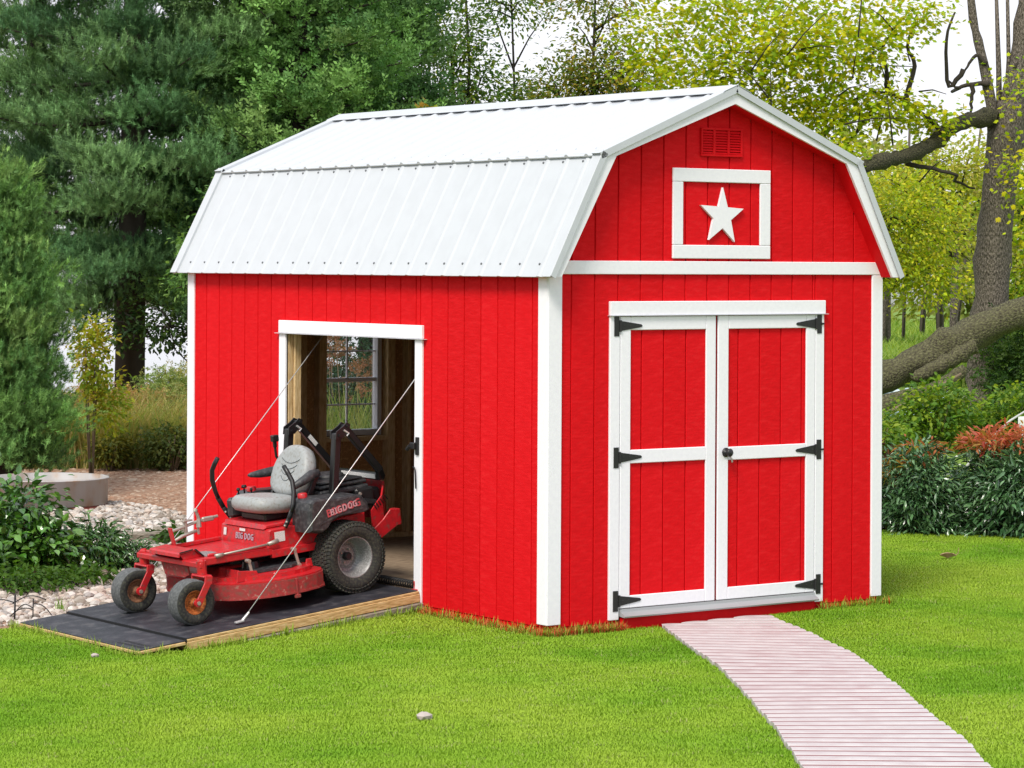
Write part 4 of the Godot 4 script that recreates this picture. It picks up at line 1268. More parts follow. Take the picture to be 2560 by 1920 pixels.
func seat(m: Node3D) -> void:
	var st := st_new()
	bx(st, P(0.52, 0.577, -0.17), P(0.20, 0.640, 0.17), 0.015)
	obj("seat_base", st, M.black, m)
	# cushion: rounded stack of outlines
	var cush := func(grow: float) -> Array:
		var o := []
		var n := 28
		for i in n:
			var a := TAU * i / n
			var c := cos(a)
			var q := sin(a)
			var e := 0.62
			o.append(Vector2(signf(c) * pow(absf(c), e) * (0.205 + grow), signf(q) * pow(absf(q), e) * (0.245 + grow)))
		return o
	st = st_new(true)
	loft(st, [[cush.call(-0.065), 0.0], [cush.call(-0.025), 0.010], [cush.call(-0.004), 0.034], [cush.call(0.0), 0.064], [cush.call(-0.006), 0.092], [cush.call(-0.026), 0.112], [cush.call(-0.060), 0.122], [cush.call(-0.11), 0.114]], Transform3D(Basis(Vector3.BACK, -0.10), P(0.415, 0.628, 0)))
	obj("seat_cushion", st, M.seat, m)
	var back := func(grow: float) -> Array:       # x up the backrest, y across
		var o := []
		var n := 32
		for i in n:
			var a := TAU * i / n
			var c := cos(a)
			var q := sin(a)
			var wide := 0.232 - 0.07 * maxf(0.0, c)
			o.append(Vector2(0.205 + signf(c) * pow(absf(c), 0.7) * (0.195 + grow), signf(q) * pow(absf(q), 0.66) * (wide + grow)))
		return o
	var lean := 0.44
	var up := Vector3(sin(lean), cos(lean), 0)
	var fwd := Vector3(-cos(lean), sin(lean), 0)
	var bt := Transform3D(Basis(up, Vector3(0, 0, 1), up.cross(Vector3(0, 0, 1))), P(0.245, 0.712, 0))
	if bt.basis.z.dot(fwd) < 0.0:
		bt.basis = Basis(up, Vector3(0, 0, -1), up.cross(Vector3(0, 0, -1)))
	st = st_new(true)
	loft(st, [[back.call(-0.04), -0.085], [back.call(-0.006), -0.07], [back.call(0.0), -0.035], [back.call(0.0), 0.0], [back.call(-0.010), 0.022], [back.call(-0.034), 0.034], [back.call(-0.075), 0.028]], bt, true)
	obj("backrest", st, M.seat, m)
	# stitched seams across the backrest
	for k in 4:
		st = st_new(true)
		var pts := []
		for i in 13:
			var q := (i / 12.0 - 0.5) * 2.0
			pts.append(bt * Vector3(0.285 - k * 0.045 - (1.0 - q * q) * 0.035, q * (0.125 - k * 0.018), 0.0305))
		tube(st, pts, [0.0024], 5)
		obj("seam", st, M.seat_seam, m)
	for sg in [1.0, -1.0]:
		var a := part("armrest", m)
		st = st_new(true)
		if sg > 0:
			tube(st, [P(0.335, 0.812, 0.29), P(0.32, 0.818, 0.29), P(0.24, 0.848, 0.29), P(0.16, 0.880, 0.285), P(0.10, 0.888, 0.28)], [0.014, 0.026, 0.034, 0.038, 0.028], 10)
		else:
			tube(st, [P(0.36, 0.868, -0.29), P(0.34, 0.868, -0.29), P(0.26, 0.866, -0.29), P(0.16, 0.868, -0.285), P(0.08, 0.875, -0.28)], [0.008, 0.018, 0.030, 0.036, 0.032], 10)
		obj("pad", st, M.plastic, a)
		st = st_new()
		bar(st, P(0.10, 0.87, sg * 0.262), P(0.19, 0.70, sg * 0.245), 0.035, 0.02, Vector3.BACK)
		obj("bracket", st, M.black, a)
	# control console with keys and knobs on the far side
	st = st_new()
	bx(st, P(0.55, 0.577, -0.325), P(0.30, 0.725, -0.262), 0.02)
	obj("control_console", st, M.plastic, m)
	for q in [[0.45, 0.775, 0.015], [0.40, 0.790, 0.022], [0.34, 0.760, 0.012]]:
		st = st_new(true)
		tube(st, [P(q[0], 0.722, -0.295), P(q[0], q[1] - 0.01, -0.295), P(q[0], q[1] - 0.008, -0.295), P(q[0], q[1] + 0.012, -0.295)], [0.006, 0.006, q[2], q[2] * 0.8], 10)
		obj("control_knob", st, M.black, m)

func loft(st: SurfaceTool, levels: Array, t: Transform3D, flat := false) -> void:     # outlines (x, y) at heights; y is across
	var n: int = levels[0][0].size()
	var centre := Vector3.ZERO
	var rings := []
	for lv in levels:
		var ring := []
		for p in lv[0]:
			var q := Vector3(p.x, p.y, lv[1]) if flat else Vector3(p.x, lv[1], p.y)
			ring.append(t * q)
			centre += t * q
		rings.append(ring)
	centre /= float(n * levels.size())
	for k in rings.size() - 1:
		for i in n:
			var j := (i + 1) % n
			poly(st, [rings[k][i], rings[k][j], rings[k + 1][j], rings[k + 1][i]], centre)
	for e in [0, rings.size() - 1]:
		var mid := Vector3.ZERO
		for p in rings[e]:
			mid += p
		mid /= n
		for i in n:
			poly(st, [rings[e][i], rings[e][(i + 1) % n], mid], centre)

func levers(m: Node3D) -> void:
	for sg in [-1.0, 1.0]:
		var l := part("steering_lever", m)
		var st := st_new(true)
		var base: Array
		var grip: Array
		if sg < 0:
			base = [P(0.478, 0.535, -0.345), P(0.56, 0.655, -0.345), P(0.605, 0.745, -0.345)]
			grip = [P(0.598, 0.730, -0.345), P(0.618, 0.785, -0.343), P(0.640, 0.870, -0.335), P(0.640, 0.945, -0.325), P(0.627, 0.995, -0.30), P(0.612, 1.037, -0.275)]
		else:
			base = [P(0.465, 0.545, 0.352), P(0.425, 0.60, 0.350), P(0.390, 0.66, 0.345)]
			grip = [P(0.398, 0.645, 0.345), P(0.372, 0.70, 0.338), P(0.345, 0.78, 0.318), P(0.330, 0.86, 0.285), P(0.338, 0.915, 0.25), P(0.352, 0.972, 0.218)]
		for i in base.size() - 1:
			bar(st, base[i], base[i + 1], 0.014, 0.036, Vector3(1, 0, 0), 0.003)
		obj("lower_arm", st, M.black, l)
		st = st_new(true)
		tube(st, grip, [0.016, 0.017, 0.018, 0.018, 0.0185, 0.017], 10)
		obj("grip", st, M.black, l)
		for q in [0.25, 0.7]:
			st = st_new()
			var c: Vector3 = base[0].lerp(base[1], q)
			tube(st, [c + Vector3(-0.012, 0.0, 0.010), c + Vector3(-0.020, 0.004, 0.014)], [0.009, 0.007], 6)
			obj("bolt", st, M.steel, l)

func roll_bar(m: Node3D) -> void:
	var r := part("roll_bar", m)
	for sg in [-1.0, 1.0]:
		var st := st_new()
		bar(st, P(0.035, 0.60, sg * 0.33), P(-0.055, 1.160, sg * 0.33), 0.058, 0.058, Vector3.BACK, 0.008)
		obj("post", st, M.black, r)
		st = st_new()
		for k in [-0.036, 0.036]:
			side_panel(st, [[-0.02, 1.12], [-0.075, 1.12], [-0.145, 1.175], [-0.155, 1.215], [-0.125, 1.232], [-0.09, 1.205], [-0.03, 1.175]], sg * 0.33 + k - 0.005, sg * 0.33 + k + 0.005, 0.0)
		tube(st, [P(-0.052, 1.145, sg * 0.33 - 0.055), P(-0.052, 1.145, sg * 0.33 + 0.055)], [0.010], 8)
		tube(st, [P(-0.125, 1.205, sg * 0.33 - 0.058), P(-0.125, 1.205, sg * 0.33 + 0.058)], [0.010], 8)
		obj("hinge_bracket", st, M.black, r)
		st = st_new()
		tube(st, [P(-0.095, 1.178, sg * 0.33 + 0.042), P(-0.13, 1.150, sg * 0.33 + 0.050), P(-0.11, 1.135, sg * 0.33 + 0.050)], [0.008], 8)
		obj("lock_pin", st, M.cable, r)
		st = st_new()
		bar(st, P(-0.115, 1.205, sg * 0.33), P(-0.405, 0.835, sg * 0.33), 0.052, 0.052, Vector3.BACK, 0.008)
		bar(st, P(-0.395, 0.848, sg * 0.33), P(-0.432, 0.775, sg * 0.302), 0.052, 0.052, Vector3.BACK, 0.008)
		obj("folded_arm", st, M.black, r)
	var st := st_new()
	bar(st, P(-0.430, 0.782, -0.32), P(-0.430, 0.782, 0.32), 0.054, 0.054, Vector3.UP, 0.010)
	obj("cross_bar", st, M.black, r)
	st = st_new()
	bx(st, P(-0.4015, 0.766, -0.20), P(-0.4030, 0.800, 0.262), 0.0003)
	obj("warning_label", st, M.sticker, r)
	st = st_new()
	var d := (P(-0.405, 0.835, -0.33) - P(-0.115, 1.205, -0.33)).normalized()
	var c := P(-0.115, 1.205, -0.33) + d * 0.20
	chamfer(st, c + Vector3(0, 0, 0.0268), d * 0.048, d.cross(Vector3.BACK) * 0.016, Vector3(0, 0, 0.0005), 0.0)
	obj("warning_label", st, M.sticker, r)
	# warning lamp bracket on the far post
	st = st_new()
	tube(st, [P(0.02, 0.92, -0.365), P(0.055, 0.96, -0.37), P(0.06, 1.06, -0.37)], [0.010, 0.010, 0.010], 8)
	bx(st, P(0.085, 1.075, -0.39), P(0.03, 1.125, -0.345), 0.006); bx(st, P(0.072, 1.03, -0.38), P(0.045, 1.08, -0.358), 0.004)
	obj("cup_bracket", st, M.black, r)

# ---------------------------------------------------------------- path and lawn
func path_edge(away: float, side: int) -> float:      # how far right the path's two edges lie, by distance
	var rows := [[-9.0, -1.05, 1.75], [-7.0, -0.55, 1.95], [-5.0, 1.20, 2.47], [-3.8, 1.20, 2.36], [-2.67, 1.225, 2.235], [-1.63, 1.145, 2.045], [-0.64, 0.92, 1.80], [0.57, 0.80, 1.59], [1.2, 0.72, 1.50]]
	if side == 0:
		rows = [[-9.0, 1.55, 0], [-5.0, 1.21, 0], [-3.79, 1.20, 0], [-2.67, 1.145, 0], [-1.63, 1.06, 0], [-0.64, 0.92, 0], [0.57, 0.79, 0], [1.6, 0.68, 0]]
	else:
		rows = [[-9.0, 2.66, 0], [-4.97, 2.16, 0], [-4.27, 2.175, 0], [-3.36, 2.12, 0], [-2.01, 2.056, 0], [-0.98, 1.99, 0], [0.10, 1.80, 0], [1.05, 1.59, 0], [1.6, 1.45, 0]]
	for i in rows.size() - 1:
		if away <= rows[i + 1][0]:
			var t: float = (away - rows[i][0]) / (rows[i + 1][0] - rows[i][0])
			return lerpf(rows[i][1], rows[i + 1][1], clampf(t, 0.0, 1.0))
	return rows[-1][1]

func path() -> void:
	var p := Node3D.new()
	p.name = "garden_path"
	add_child(p)
	tag(p, "curved garden path of pinkish white crosswise slats leading to the double doors", "path")
	p.set_meta("kind", "structure")
	var pitch := 0.1435
	var away := 1.5
	while away > -8.2:
		var r0 := path_edge(away, 0) + rng.randf_range(-0.006, 0.006)
		var r1 := path_edge(away, 1) + rng.randf_range(-0.008, 0.008)
		var za := yard(r0, away, 0)
		var zb := yard(r1, away, 0)
		var edge := 0.085
		if zb.z < edge + 0.02 and za.z < edge + 0.02:
			away -= pitch
			continue
		var st := st_new()
		var h := pitch * 0.5 - 0.023
		var prof := [[-h, -0.02], [h, -0.02], [h, 0.0265], [h - 0.004, 0.030], [h * 0.4, 0.0325], [-h * 0.4, 0.0325], [-h + 0.006, 0.0305], [-h, 0.0285]]
		var ends := [[], []]
		for q in prof:                               # flat underneath, gently crowned on top, the ends cut along the path's edges
			for e in 2:
				var aw: float = away - q[0]
				var rr := path_edge(aw, e) + (r0 - path_edge(away, 0) if e == 0 else r1 - path_edge(away, 1))
				if e == 0 and yard(rr, aw, 0).z < edge:
					rr += (edge - yard(rr, aw, 0).z) / RIGHT.z
				rr = minf(rr, r1 + 0.06)
				ends[e].append(on_land(rr, aw, q[1]))
		var mid := Vector3.ZERO
		for e in 2:
			for q in ends[e]:
				mid += q / 16.0
		for i in 8:
			var j := (i + 1) % 8
			poly(st, [ends[0][i], ends[0][j], ends[1][j], ends[1][i]], mid)
		poly(st, ends[0], mid)
		poly(st, ends[1], mid)
		obj("slat", st, M.path if rng.randf() < 0.6 else M.path_b, p)
		away -= pitch
	# the pinkish bearers showing in the joints
	var st2 := st_new()
	away = 1.2
	while away > -8.2:
		var a0 := on_land(path_edge(away, 0) + 0.008, away, 0.0262)
		var a1 := on_land(path_edge(away, 1) - 0.008, away, 0.0262)
		var b0 := on_land(path_edge(away - 0.2, 0) + 0.008, away - 0.2, 0.0262)
		var b1 := on_land(path_edge(away - 0.2, 1) - 0.008, away - 0.2, 0.0262)
		if a0.z > 0.05 and a1.z > 0.05:
			quad(st2, a0, b0, b1, a1)
		away -= 0.2
	obj("bearer_sheet", st2, M.path_rib, p)

func on_path(p: Vector3) -> bool:
	var away := p.dot(AWAY)
	var right := p.dot(RIGHT)
	return away < 1.45 and right > path_edge(away, 0) - 0.012 and right < path_edge(away, 1) + 0.012 and p.z > 0.03

func blade_tuft(n: int, h: float, spread: float, sd: int, wide := 1.0) -> ArrayMesh:
	var r := RandomNumberGenerator.new()
	r.seed = sd
	var st := st_new()
	for i in n:
		var a := r.randf() * TAU
		var base := Vector3(r.randf_range(-1, 1), 0, r.randf_range(-1, 1)) * spread
		var lean := Vector3(cos(a), 0, sin(a)) * r.randf_range(0.2, 0.9) * h
		var hh := h * r.randf_range(0.6, 1.1)
		var side := Vector3(-sin(a), 0, cos(a)) * r.randf_range(0.0022, 0.0034) * wide
		var m := base + lean * 0.35 + Vector3(0, hh * 0.62, 0)
		var tip := base + lean + Vector3(0, hh, 0)
		st.add_vertex(base - side); st.add_vertex(m - side * 0.8); st.add_vertex(base + side)
		st.add_vertex(base + side); st.add_vertex(m - side * 0.8); st.add_vertex(m + side * 0.8)
		st.add_vertex(m - side * 0.8); st.add_vertex(tip); st.add_vertex(m + side * 0.8)
	st.generate_normals()
	st.index()
	return st.commit()

func lawn_grass() -> void:
	var tuft := blade_tuft(7, 0.022, 0.026, 5, 0.9)
	var patch := noise(0.55, FastNoiseLite.TYPE_SIMPLEX_SMOOTH, 3, 12)
	var broad := noise(0.16, FastNoiseLite.TYPE_SIMPLEX_SMOOTH, 2, 13)
	var where := []
	var cols := []
	for i in 400000:
		var away := lerpf(-7.2, 7.6, pow(rng.randf(), 1.12))
		var half := (18.98 + away) * 0.1845 + 0.9
		var right := rng.randf_range(-half, half) - 0.24
		var p := yard(right, away, 0)
		if in_gravel(p.x, p.z) or in_dirt(p.x, p.z) or on_path(p):
			continue
		if p.x > -0.02 and p.x < W + 0.02 and p.z < 0.02 and p.z > -L - 0.02:
			continue
		if p.x > -2.37 and p.x < 0.03 and p.z > -3.33 and p.z < -1.505:
			continue
		p.y = land(p.x, p.z) - 0.004
		var k := rng.randf_range(0.8, 1.15) * (1.0 if rng.randf() > 0.02 else 1.5)
		var b := Basis(Vector3.UP, rng.randf() * TAU).scaled(Vector3(1, k, 1))
		where.append(Transform3D(b, p))
		var n := patch.get_noise_2d(p.x, p.z) * 0.8 + broad.get_noise_2d(p.x * 1.6, p.z) * 0.9
		var c := Color(0.190, 0.375, 0.014).lerp(Color(0.315, 0.455, 0.036), clampf(0.5 + n, 0.0, 1.0))
		c = c.lerp(Color(0.135, 0.295, 0.008), clampf(-n * 1.6 - 0.35, 0.0, 0.8))
		if rng.randf() < 0.025:
			c = Color(0.36, 0.38, 0.14)
		var v := rng.randf_range(0.93, 1.07)
		cols.append(Color(c.r * v, c.g * v, c.b * v))
	var g := scatter("grass", tuft, M.blade, where, cols, self)
	tag(g, "short bright green lawn grass in front of the shed", "grass")
	# unmown blades along the shed's foot and the ramp, some of them brushed with the red paint
	var long_tuft := blade_tuft(7, 0.085, 0.025, 8, 1.3)
	where = []
	cols = []
	for i in 620:
		var p: Vector3
		var pick := rng.randf()
		var painted := false
		if pick < 0.40:
			p = Vector3(rng.randf_range(-0.06, 0.60), 0, rng.randf_range(0.03, 0.11)); painted = rng.randf() < 0.55
		elif pick < 0.62:
			p = Vector3(rng.randf_range(-0.14, -0.03), 0, rng.randf_range(-1.5, 0.06)); painted = rng.randf() < 0.55
		elif pick < 0.76:
			p = Vector3(rng.randf_range(2.45, 3.2), 0, rng.randf_range(0.04, 0.10)); painted = rng.randf() < 0.12
		elif pick < 0.90:
			p = Vector3(rng.randf_range(-2.3, -0.1), 0, rng.randf_range(-1.47, -1.38))
		else:
			p = Vector3(rng.randf_range(-2.45, -2.37), 0, rng.randf_range(-3.3, -1.4))
		p.y = land(p.x, p.z) - 0.005
		var s := rng.randf_range(0.55, 1.15)
		where.append(Transform3D(Basis(Vector3.UP, rng.randf() * TAU).scaled(Vector3(s, s, s)), p))
		var c := Color(0.20, 0.33, 0.015).lerp(Color(0.30, 0.40, 0.06), rng.randf())
		if painted:
			c = Color(0.52, 0.03, 0.02).lerp(Color(0.48, 0.24, 0.06), rng.randf())
		cols.append(c)
	g = scatter("border_grass", long_tuft, M.blade, where, cols, self)
	tag(g, "longer grass along the shed foot, partly tinted red", "grass")

func small_things() -> void:
	var mesh := pebble(21)
	for q in [[-0.73, -3.57, 0.046, "smooth pale stone lying alone in the middle of the lawn"], [-3.05, -0.30, 0.028, "small pale stone in the lawn in front of the ramp flap"]]:
		var o := inst("stone", mesh, mat(0.42, 0.36, 0.33, 0.85), self, Transform3D(Basis(Vector3.UP, 0.6).scaled(Vector3(q[2], q[2] * 0.72, q[2])), on_land(q[0], q[1], 0.022)))
		tag(o, q[3], "stone")
	# curled dry leaf near the hedge
	var st := st_new()
	var pts := [[-0.10, 0.0], [-0.04, 0.045], [0.03, 0.05], [0.075, 0.02], [0.10, 0.0], [0.07, -0.03], [0.0, -0.045], [-0.06, -0.03]]
	for i in pts.size():
		var a: Array = pts[i]
		var b: Array = pts[(i + 1) % pts.size()]
		tri(st, Vector3(0, 0.0, 0), Vector3(b[0], 0.03 + absf(b[1]) * 0.5, b[1]), Vector3(a[0], 0.03 + absf(a[1]) * 0.5, a[1]))
	tube(st, [Vector3(0.08, 0.02, 0), Vector3(0.12, 0.05, 0.0), Vector3(0.125, 0.10, 0.005)], [0.004], 5)
	var leaf := obj("fallen_leaf", st, mat(0.42, 0.28, 0.17, 0.8), self)
	leaf.scale = Vector3(0.75, 0.9, 0.75)
	leaf.position = on_land(3.52, 4.99, 0.02)
	leaf.rotation.y = -0.6
	tag(leaf, "curled brown leaf lying on the grass before the hedge", "leaf")

# ---------------------------------------------------------------- plants
func leaf_mesh(kind: String) -> ArrayMesh:
	var st := st_new()
	match kind:
		"simple":        # pointed oval, folded along its rib
			var o := [[0.0, 0.0, 0.0], [0.26, 0.25, 0.06], [0.24, 0.60, 0.05], [0.0, 1.0, -0.10], [-0.24, 0.60, 0.05], [-0.26, 0.25, 0.06]]
			var v := []
			for q in o: v.append(Vector3(q[0], q[2], q[1]))
			var c := Vector3(0, -0.03, 0.5)
			for i in 6:
				tri(st, c, v[(i + 1) % 6], v[i])
		"long":
			var o := [[0.0, 0.0, 0.0], [0.13, 0.3, 0.03], [0.11, 0.65, 0.02], [0.0, 1.0, -0.16], [-0.11, 0.65, 0.02], [-0.13, 0.3, 0.03]]
			var v := []
			for q in o: v.append(Vector3(q[0], q[2], q[1]))
			var c := Vector3(0, -0.02, 0.5)
			for i in 6:
				tri(st, c, v[(i + 1) % 6], v[i])
		"maple":
			var o := [[0.0, 0.0], [0.30, 0.05], [0.22, 0.22], [0.52, 0.42], [0.30, 0.50], [0.34, 0.74], [0.14, 0.68], [0.0, 1.0], [-0.14, 0.68], [-0.34, 0.74], [-0.30, 0.50], [-0.52, 0.42], [-0.22, 0.22], [-0.30, 0.05]]
			var c := Vector3(0, 0.05, 0.42)
			for i in o.size():
				var a: Array = o[i]
				var b: Array = o[(i + 1) % o.size()]
				tri(st, c, Vector3(b[0], -0.10 * absf(b[0]), b[1]), Vector3(a[0], -0.10 * absf(a[0]), a[1]))
		"spray":         # a twig end with seven small leaves
			var r := RandomNumberGenerator.new()
			r.seed = 3
			for i in 9:
				var z := 0.1 + i * 0.1
				var a := i * 2.4
				var d := Vector3(cos(a) * 0.7, sin(a) * 0.5, 0.55).normalized()
				var s := d.cross(Vector3(r.randf_range(-1, 1), 1, r.randf_range(-1, 1))).normalized() * 0.085
				var p := Vector3(0, 0, z)
				tri(st, p, p + d * 0.17 + s, p + d * 0.34)
				tri(st, p, p + d * 0.34, p + d * 0.17 - s)
		"needles":       # brush of needles round a short shoot
			var r := RandomNumberGenerator.new()
			r.seed = 4
			for i in 32:
				var z := r.randf_range(0.0, 0.8)
				var a := r.randf() * TAU
				var d := Vector3(cos(a), sin(a), r.randf_range(0.5, 1.3)).normalized() * r.randf_range(0.24, 0.40)
				var s := d.cross(Vector3(0, 0, 1)).normalized() * 0.024
				var p := Vector3(0, 0, z)
				tri(st, p - s, p + s, p + d)
	st.generate_normals()
	st.index()
	return st.commit()

var leaves := {}

func leaf(kind: String) -> ArrayMesh:
	if not leaves.has(kind):
		leaves[kind] = leaf_mesh(kind)
	return leaves[kind]

# leaves in clumps through a set of ellipsoids: [right, away, up, radius across, radius up, share]
func crown(called: String, parent: Node3D, kind: String, m: Material, blobs: Array, count: int, size: float, palette: Array, clump := 0.28, per := 26, droop := 0.3) -> void:
	var total := 0.0
	for b in blobs:
		total += b[5]
	var where := []
	var cols := []
	for b in blobs:
		var n := int(count * b[5] / total)
		var at := yard(b[0], b[1], b[2])
		var made := 0
		while made < n:
			var d := Vector3(rng.randfn(), rng.randfn(), rng.randfn()).normalized() * pow(rng.randf(), 0.45)
			var c := at + Vector3(d.x * b[3], d.y * b[4], d.z * b[3])
			var base: Color = palette[rng.randi() % palette.size()]
			var sz := clump * rng.randf_range(0.6, 1.3)
			for i in per:
				var p := c + Vector3(rng.randfn(), rng.randfn() * 0.6, rng.randfn()) * sz * 0.5
				if p.y < -0.15:
					continue
				var out := (Vector3(p.x - at.x, 0.35 * (p.y - at.y), p.z - at.z).normalized() + Vector3(rng.randfn(), rng.randfn(), rng.randfn()) * 0.55 + Vector3(0, -droop, 0)).normalized()
				var x := out.cross(Vector3(rng.randfn() * 0.5, 1, rng.randfn() * 0.5)).normalized()
				var y := out.cross(x)
				if y.y < 0.0:
					y = -y
				var s := size * rng.randf_range(0.65, 1.25)
				where.append(Transform3D(Basis(y.cross(out) * s, y * s, out * s), p))
				var v := rng.randf_range(0.72, 1.25)
				var t: Color = base.lerp(palette[rng.randi() % palette.size()], rng.randf() * 0.5)
				cols.append(Color(t.r * v, t.g * v, t.b * v))
			made += per
	scatter(called, leaf(kind), m, where, cols, parent)

func stems(called: String, parent: Node3D, m: Material, at: Vector3, spread: float, h: float, n: int, r: float) -> void:
	var st := st_new(true)
	for i in n:
		var a := rng.randf() * TAU
		var d := Vector3(cos(a), 0, sin(a)) * spread * rng.randf_range(0.3, 1.0)
		tube(st, [at + d * 0.15, at + d * 0.5 + Vector3(0, h * 0.45, 0), at + d + Vector3(0, h * rng.randf_range(0.75, 1.0), 0)], [r, r * 0.7, r * 0.3], 5)
	obj(called, st, m, parent)

func bush(called: String, label: String, category: String, group: String, right: float, away: float, blobs: Array, kind: String, m: Material, count: int, size: float, palette: Array, clump := 0.16, per := 14) -> Node3D:
	var at := on_land(right, away)
	var b := thing(called, label, category, Vector3.ZERO, group)
	stems("stem", b, M.twig, at, blobs[0][3] * 0.8, blobs[0][2] - at.y + blobs[0][4] * 0.5, 9, 0.012)
	crown("foliage", b, kind, m, blobs, count, size, palette, clump, per)
	return b

func left_plot() -> void:
	var ivy := [Color(0.045, 0.14, 0.012), Color(0.07, 0.19, 0.018), Color(0.03, 0.10, 0.014), Color(0.11, 0.24, 0.03)]
	bush("shrub", "broad-leaved bright green shrub at the left beside the steel fire ring", "shrub", "", -4.45, 4.7, [[-4.5, 4.7, 0.22, 0.42, 0.38, 1.0], [-4.25, 4.5, 0.02, 0.30, 0.26, 0.5], [-4.75, 4.4, 0.0, 0.4, 0.3, 0.5]], "simple", M.gloss_leaf, 4200, 0.095, ivy, 0.2, 12)
	bush("shrub", "low fine-leaved green shrub between the fire ring and the mower's front wheel", "shrub", "", -3.85, 5.0, [[-3.86, 5.0, -0.02, 0.27, 0.24, 1.0], [-3.55, 5.1, -0.10, 0.22, 0.14, 0.4]], "long", M.gloss_leaf, 4200, 0.075, [Color(0.04, 0.12, 0.02), Color(0.06, 0.16, 0.035), Color(0.10, 0.20, 0.05)], 0.13, 14)
	var gc := bush("ground_cover", "low mat of green leaves spilling from the left shrub over the gravel", "ground cover", "", -4.1, 3.5, [[-4.2, 3.5, -0.12, 0.45, 0.10, 1.0], [-3.8, 3.9, -0.14, 0.3, 0.07, 0.5]], "simple", M.leaf, 2600, 0.055, [Color(0.05, 0.13, 0.012), Color(0.08, 0.17, 0.02)], 0.14, 12)
	gc.set_meta("category", "ground cover")
	# tuft sprouting in the gravel
	var tf := inst("grass_sprout", blade_tuft(16, 0.15, 0.03, 33, 1.5), mat(0.16, 0.30, 0.03, 0.6), self, Transform3D(Basis(), on_land(-3.66, 2.05)))
	tag(tf, "single green grass sprout growing in the pale gravel", "grass tuft")
	# wire edging hoops
	var st := st_new(true)
	var w := thing("wire_edging", "low black wire border fence in the gravel at the left edge", "wire fence")
	for r in [-4.25, -3.935, -3.80]:
		st = st_new(true)
		var b := on_land(r, 1.62)
		tube(st, [b + Vector3(0, -0.05, 0), b + Vector3(0.004, 0.20 if r < -3.9 else 0.17, 0.003)], [0.008 if r < -3.9 else 0.005], 6)
		obj("stake", st, M.iron, w)
	for q in [[-4.25, -3.935, 0.10, 0.14], [-3.935, -3.80, 0.06, 0.10], [-3.80, -3.63, 0.13, 0.0], [-4.0, -3.80, 0.0, 0.09], [-3.95, -3.70, 0.13, 0.16]]:
		st = st_new(true)
		var pts := []
		for i in 9:
			var t := i / 8.0
			pts.append(on_land(lerpf(q[0], q[1], t), 1.62, lerpf(q[2], q[3], t) + 0.045 * sin(PI * t)))
		tube(st, pts, [0.0042], 5)
		obj("hoop", st, M.iron, w)
	# galvanised fire ring
	var fr := thing("fire_ring", "pale round steel fire ring with rust stains standing in the gravel", "fire pit", on_land(-5.28, 11.2))
	st = st_new(true)
	lathe(st, [Vector2(0.60, 0.05), Vector2(0.635, 0.05), Vector2(0.635, 0.32), Vector2(0.65, 0.325), Vector2(0.65, 0.335), Vector2(0.60, 0.335), Vector2(0.60, 0.05)], 44)
	obj("ring_wall", st, M.pit, fr)
	st = st_new(true)
	lathe(st, [Vector2(0.54, -0.08), Vector2(0.63, -0.08), Vector2(0.63, 0.047), Vector2(0.54, 0.047)], 40)
	obj("brick_base", st, M.pit_base, fr)
	# old timber lying at the edge of the gravel
	st = st_new(true)
	tube(st, [on_land(-3.72, 7.9, 0.05), on_land(-3.2, 8.0, 0.07), on_land(-2.7, 8.1, 0.06), on_land(-2.2, 8.2, 0.06)], [0.05, 0.055, 0.05, 0.045], 8, 0.15)
	var lg := obj("timber_rail", st, M.grey_wood, self)
	tag(lg, "weathered grey timber lying along the gravel behind the mower", "timber")
	st = st_new()
	bar(st, on_land(-3.95, 7.2, 0.05), on_land(-3.15, 7.5, 0.04), 0.14, 0.12, Vector3.UP, 0.02)
	lg = obj("timber_block", st, M.grey_wood, self)
	tag(lg, "short weathered timber block half buried beside the shrub", "timber")
	bush("weed", "dark green weed clump under the old timber behind the mower", "weed", "", -3.35, 7.3, [[-3.35, 7.2, -0.16, 0.28, 0.09, 1.0]], "simple", M.leaf, 700, 0.07, [Color(0.03, 0.08, 0.012), Color(0.06, 0.14, 0.015)], 0.12, 10)
	# shrubs beyond the clearing
	var brown := [Color(0.50, 0.27, 0.12), Color(0.58, 0.36, 0.18), Color(0.42, 0.30, 0.10), Color(0.38, 0.34, 0.11)]
	bush("dry_shrub", "orange-brown dry shrub at the far side of the dirt, left of the others", "shrub", "dry shrubs beyond the clearing", -5.78, 17.7, [[-5.78, 17.7, 0.35, 0.55, 0.42, 1.0], [-6.1, 17.3, 0.12, 0.45, 0.25, 0.5]], "spray", M.leaf, 5200, 0.11, brown, 0.22, 14)
	bush("dry_shrub", "orange-brown dry shrub beyond the dirt between yellow and green bushes", "shrub", "dry shrubs beyond the clearing", -5.04, 17.9, [[-5.09, 17.9, 0.30, 0.45, 0.40, 1.0]], "spray", M.leaf, 3600, 0.11, brown, 0.22, 14)
	bush("young_tree", "slender yellow-green young tree standing before the pines", "tree", "", -5.42, 15.2, [[-5.42, 15.2, 1.30, 0.20, 0.60, 1.0], [-5.25, 15.2, 0.75, 0.26, 0.4, 0.6]], "simple", M.leaf, 1900, 0.07, [Color(0.44, 0.47, 0.03), Color(0.30, 0.42, 0.03), Color(0.50, 0.38, 0.04), Color(0.20, 0.31, 0.03)], 0.2, 12)
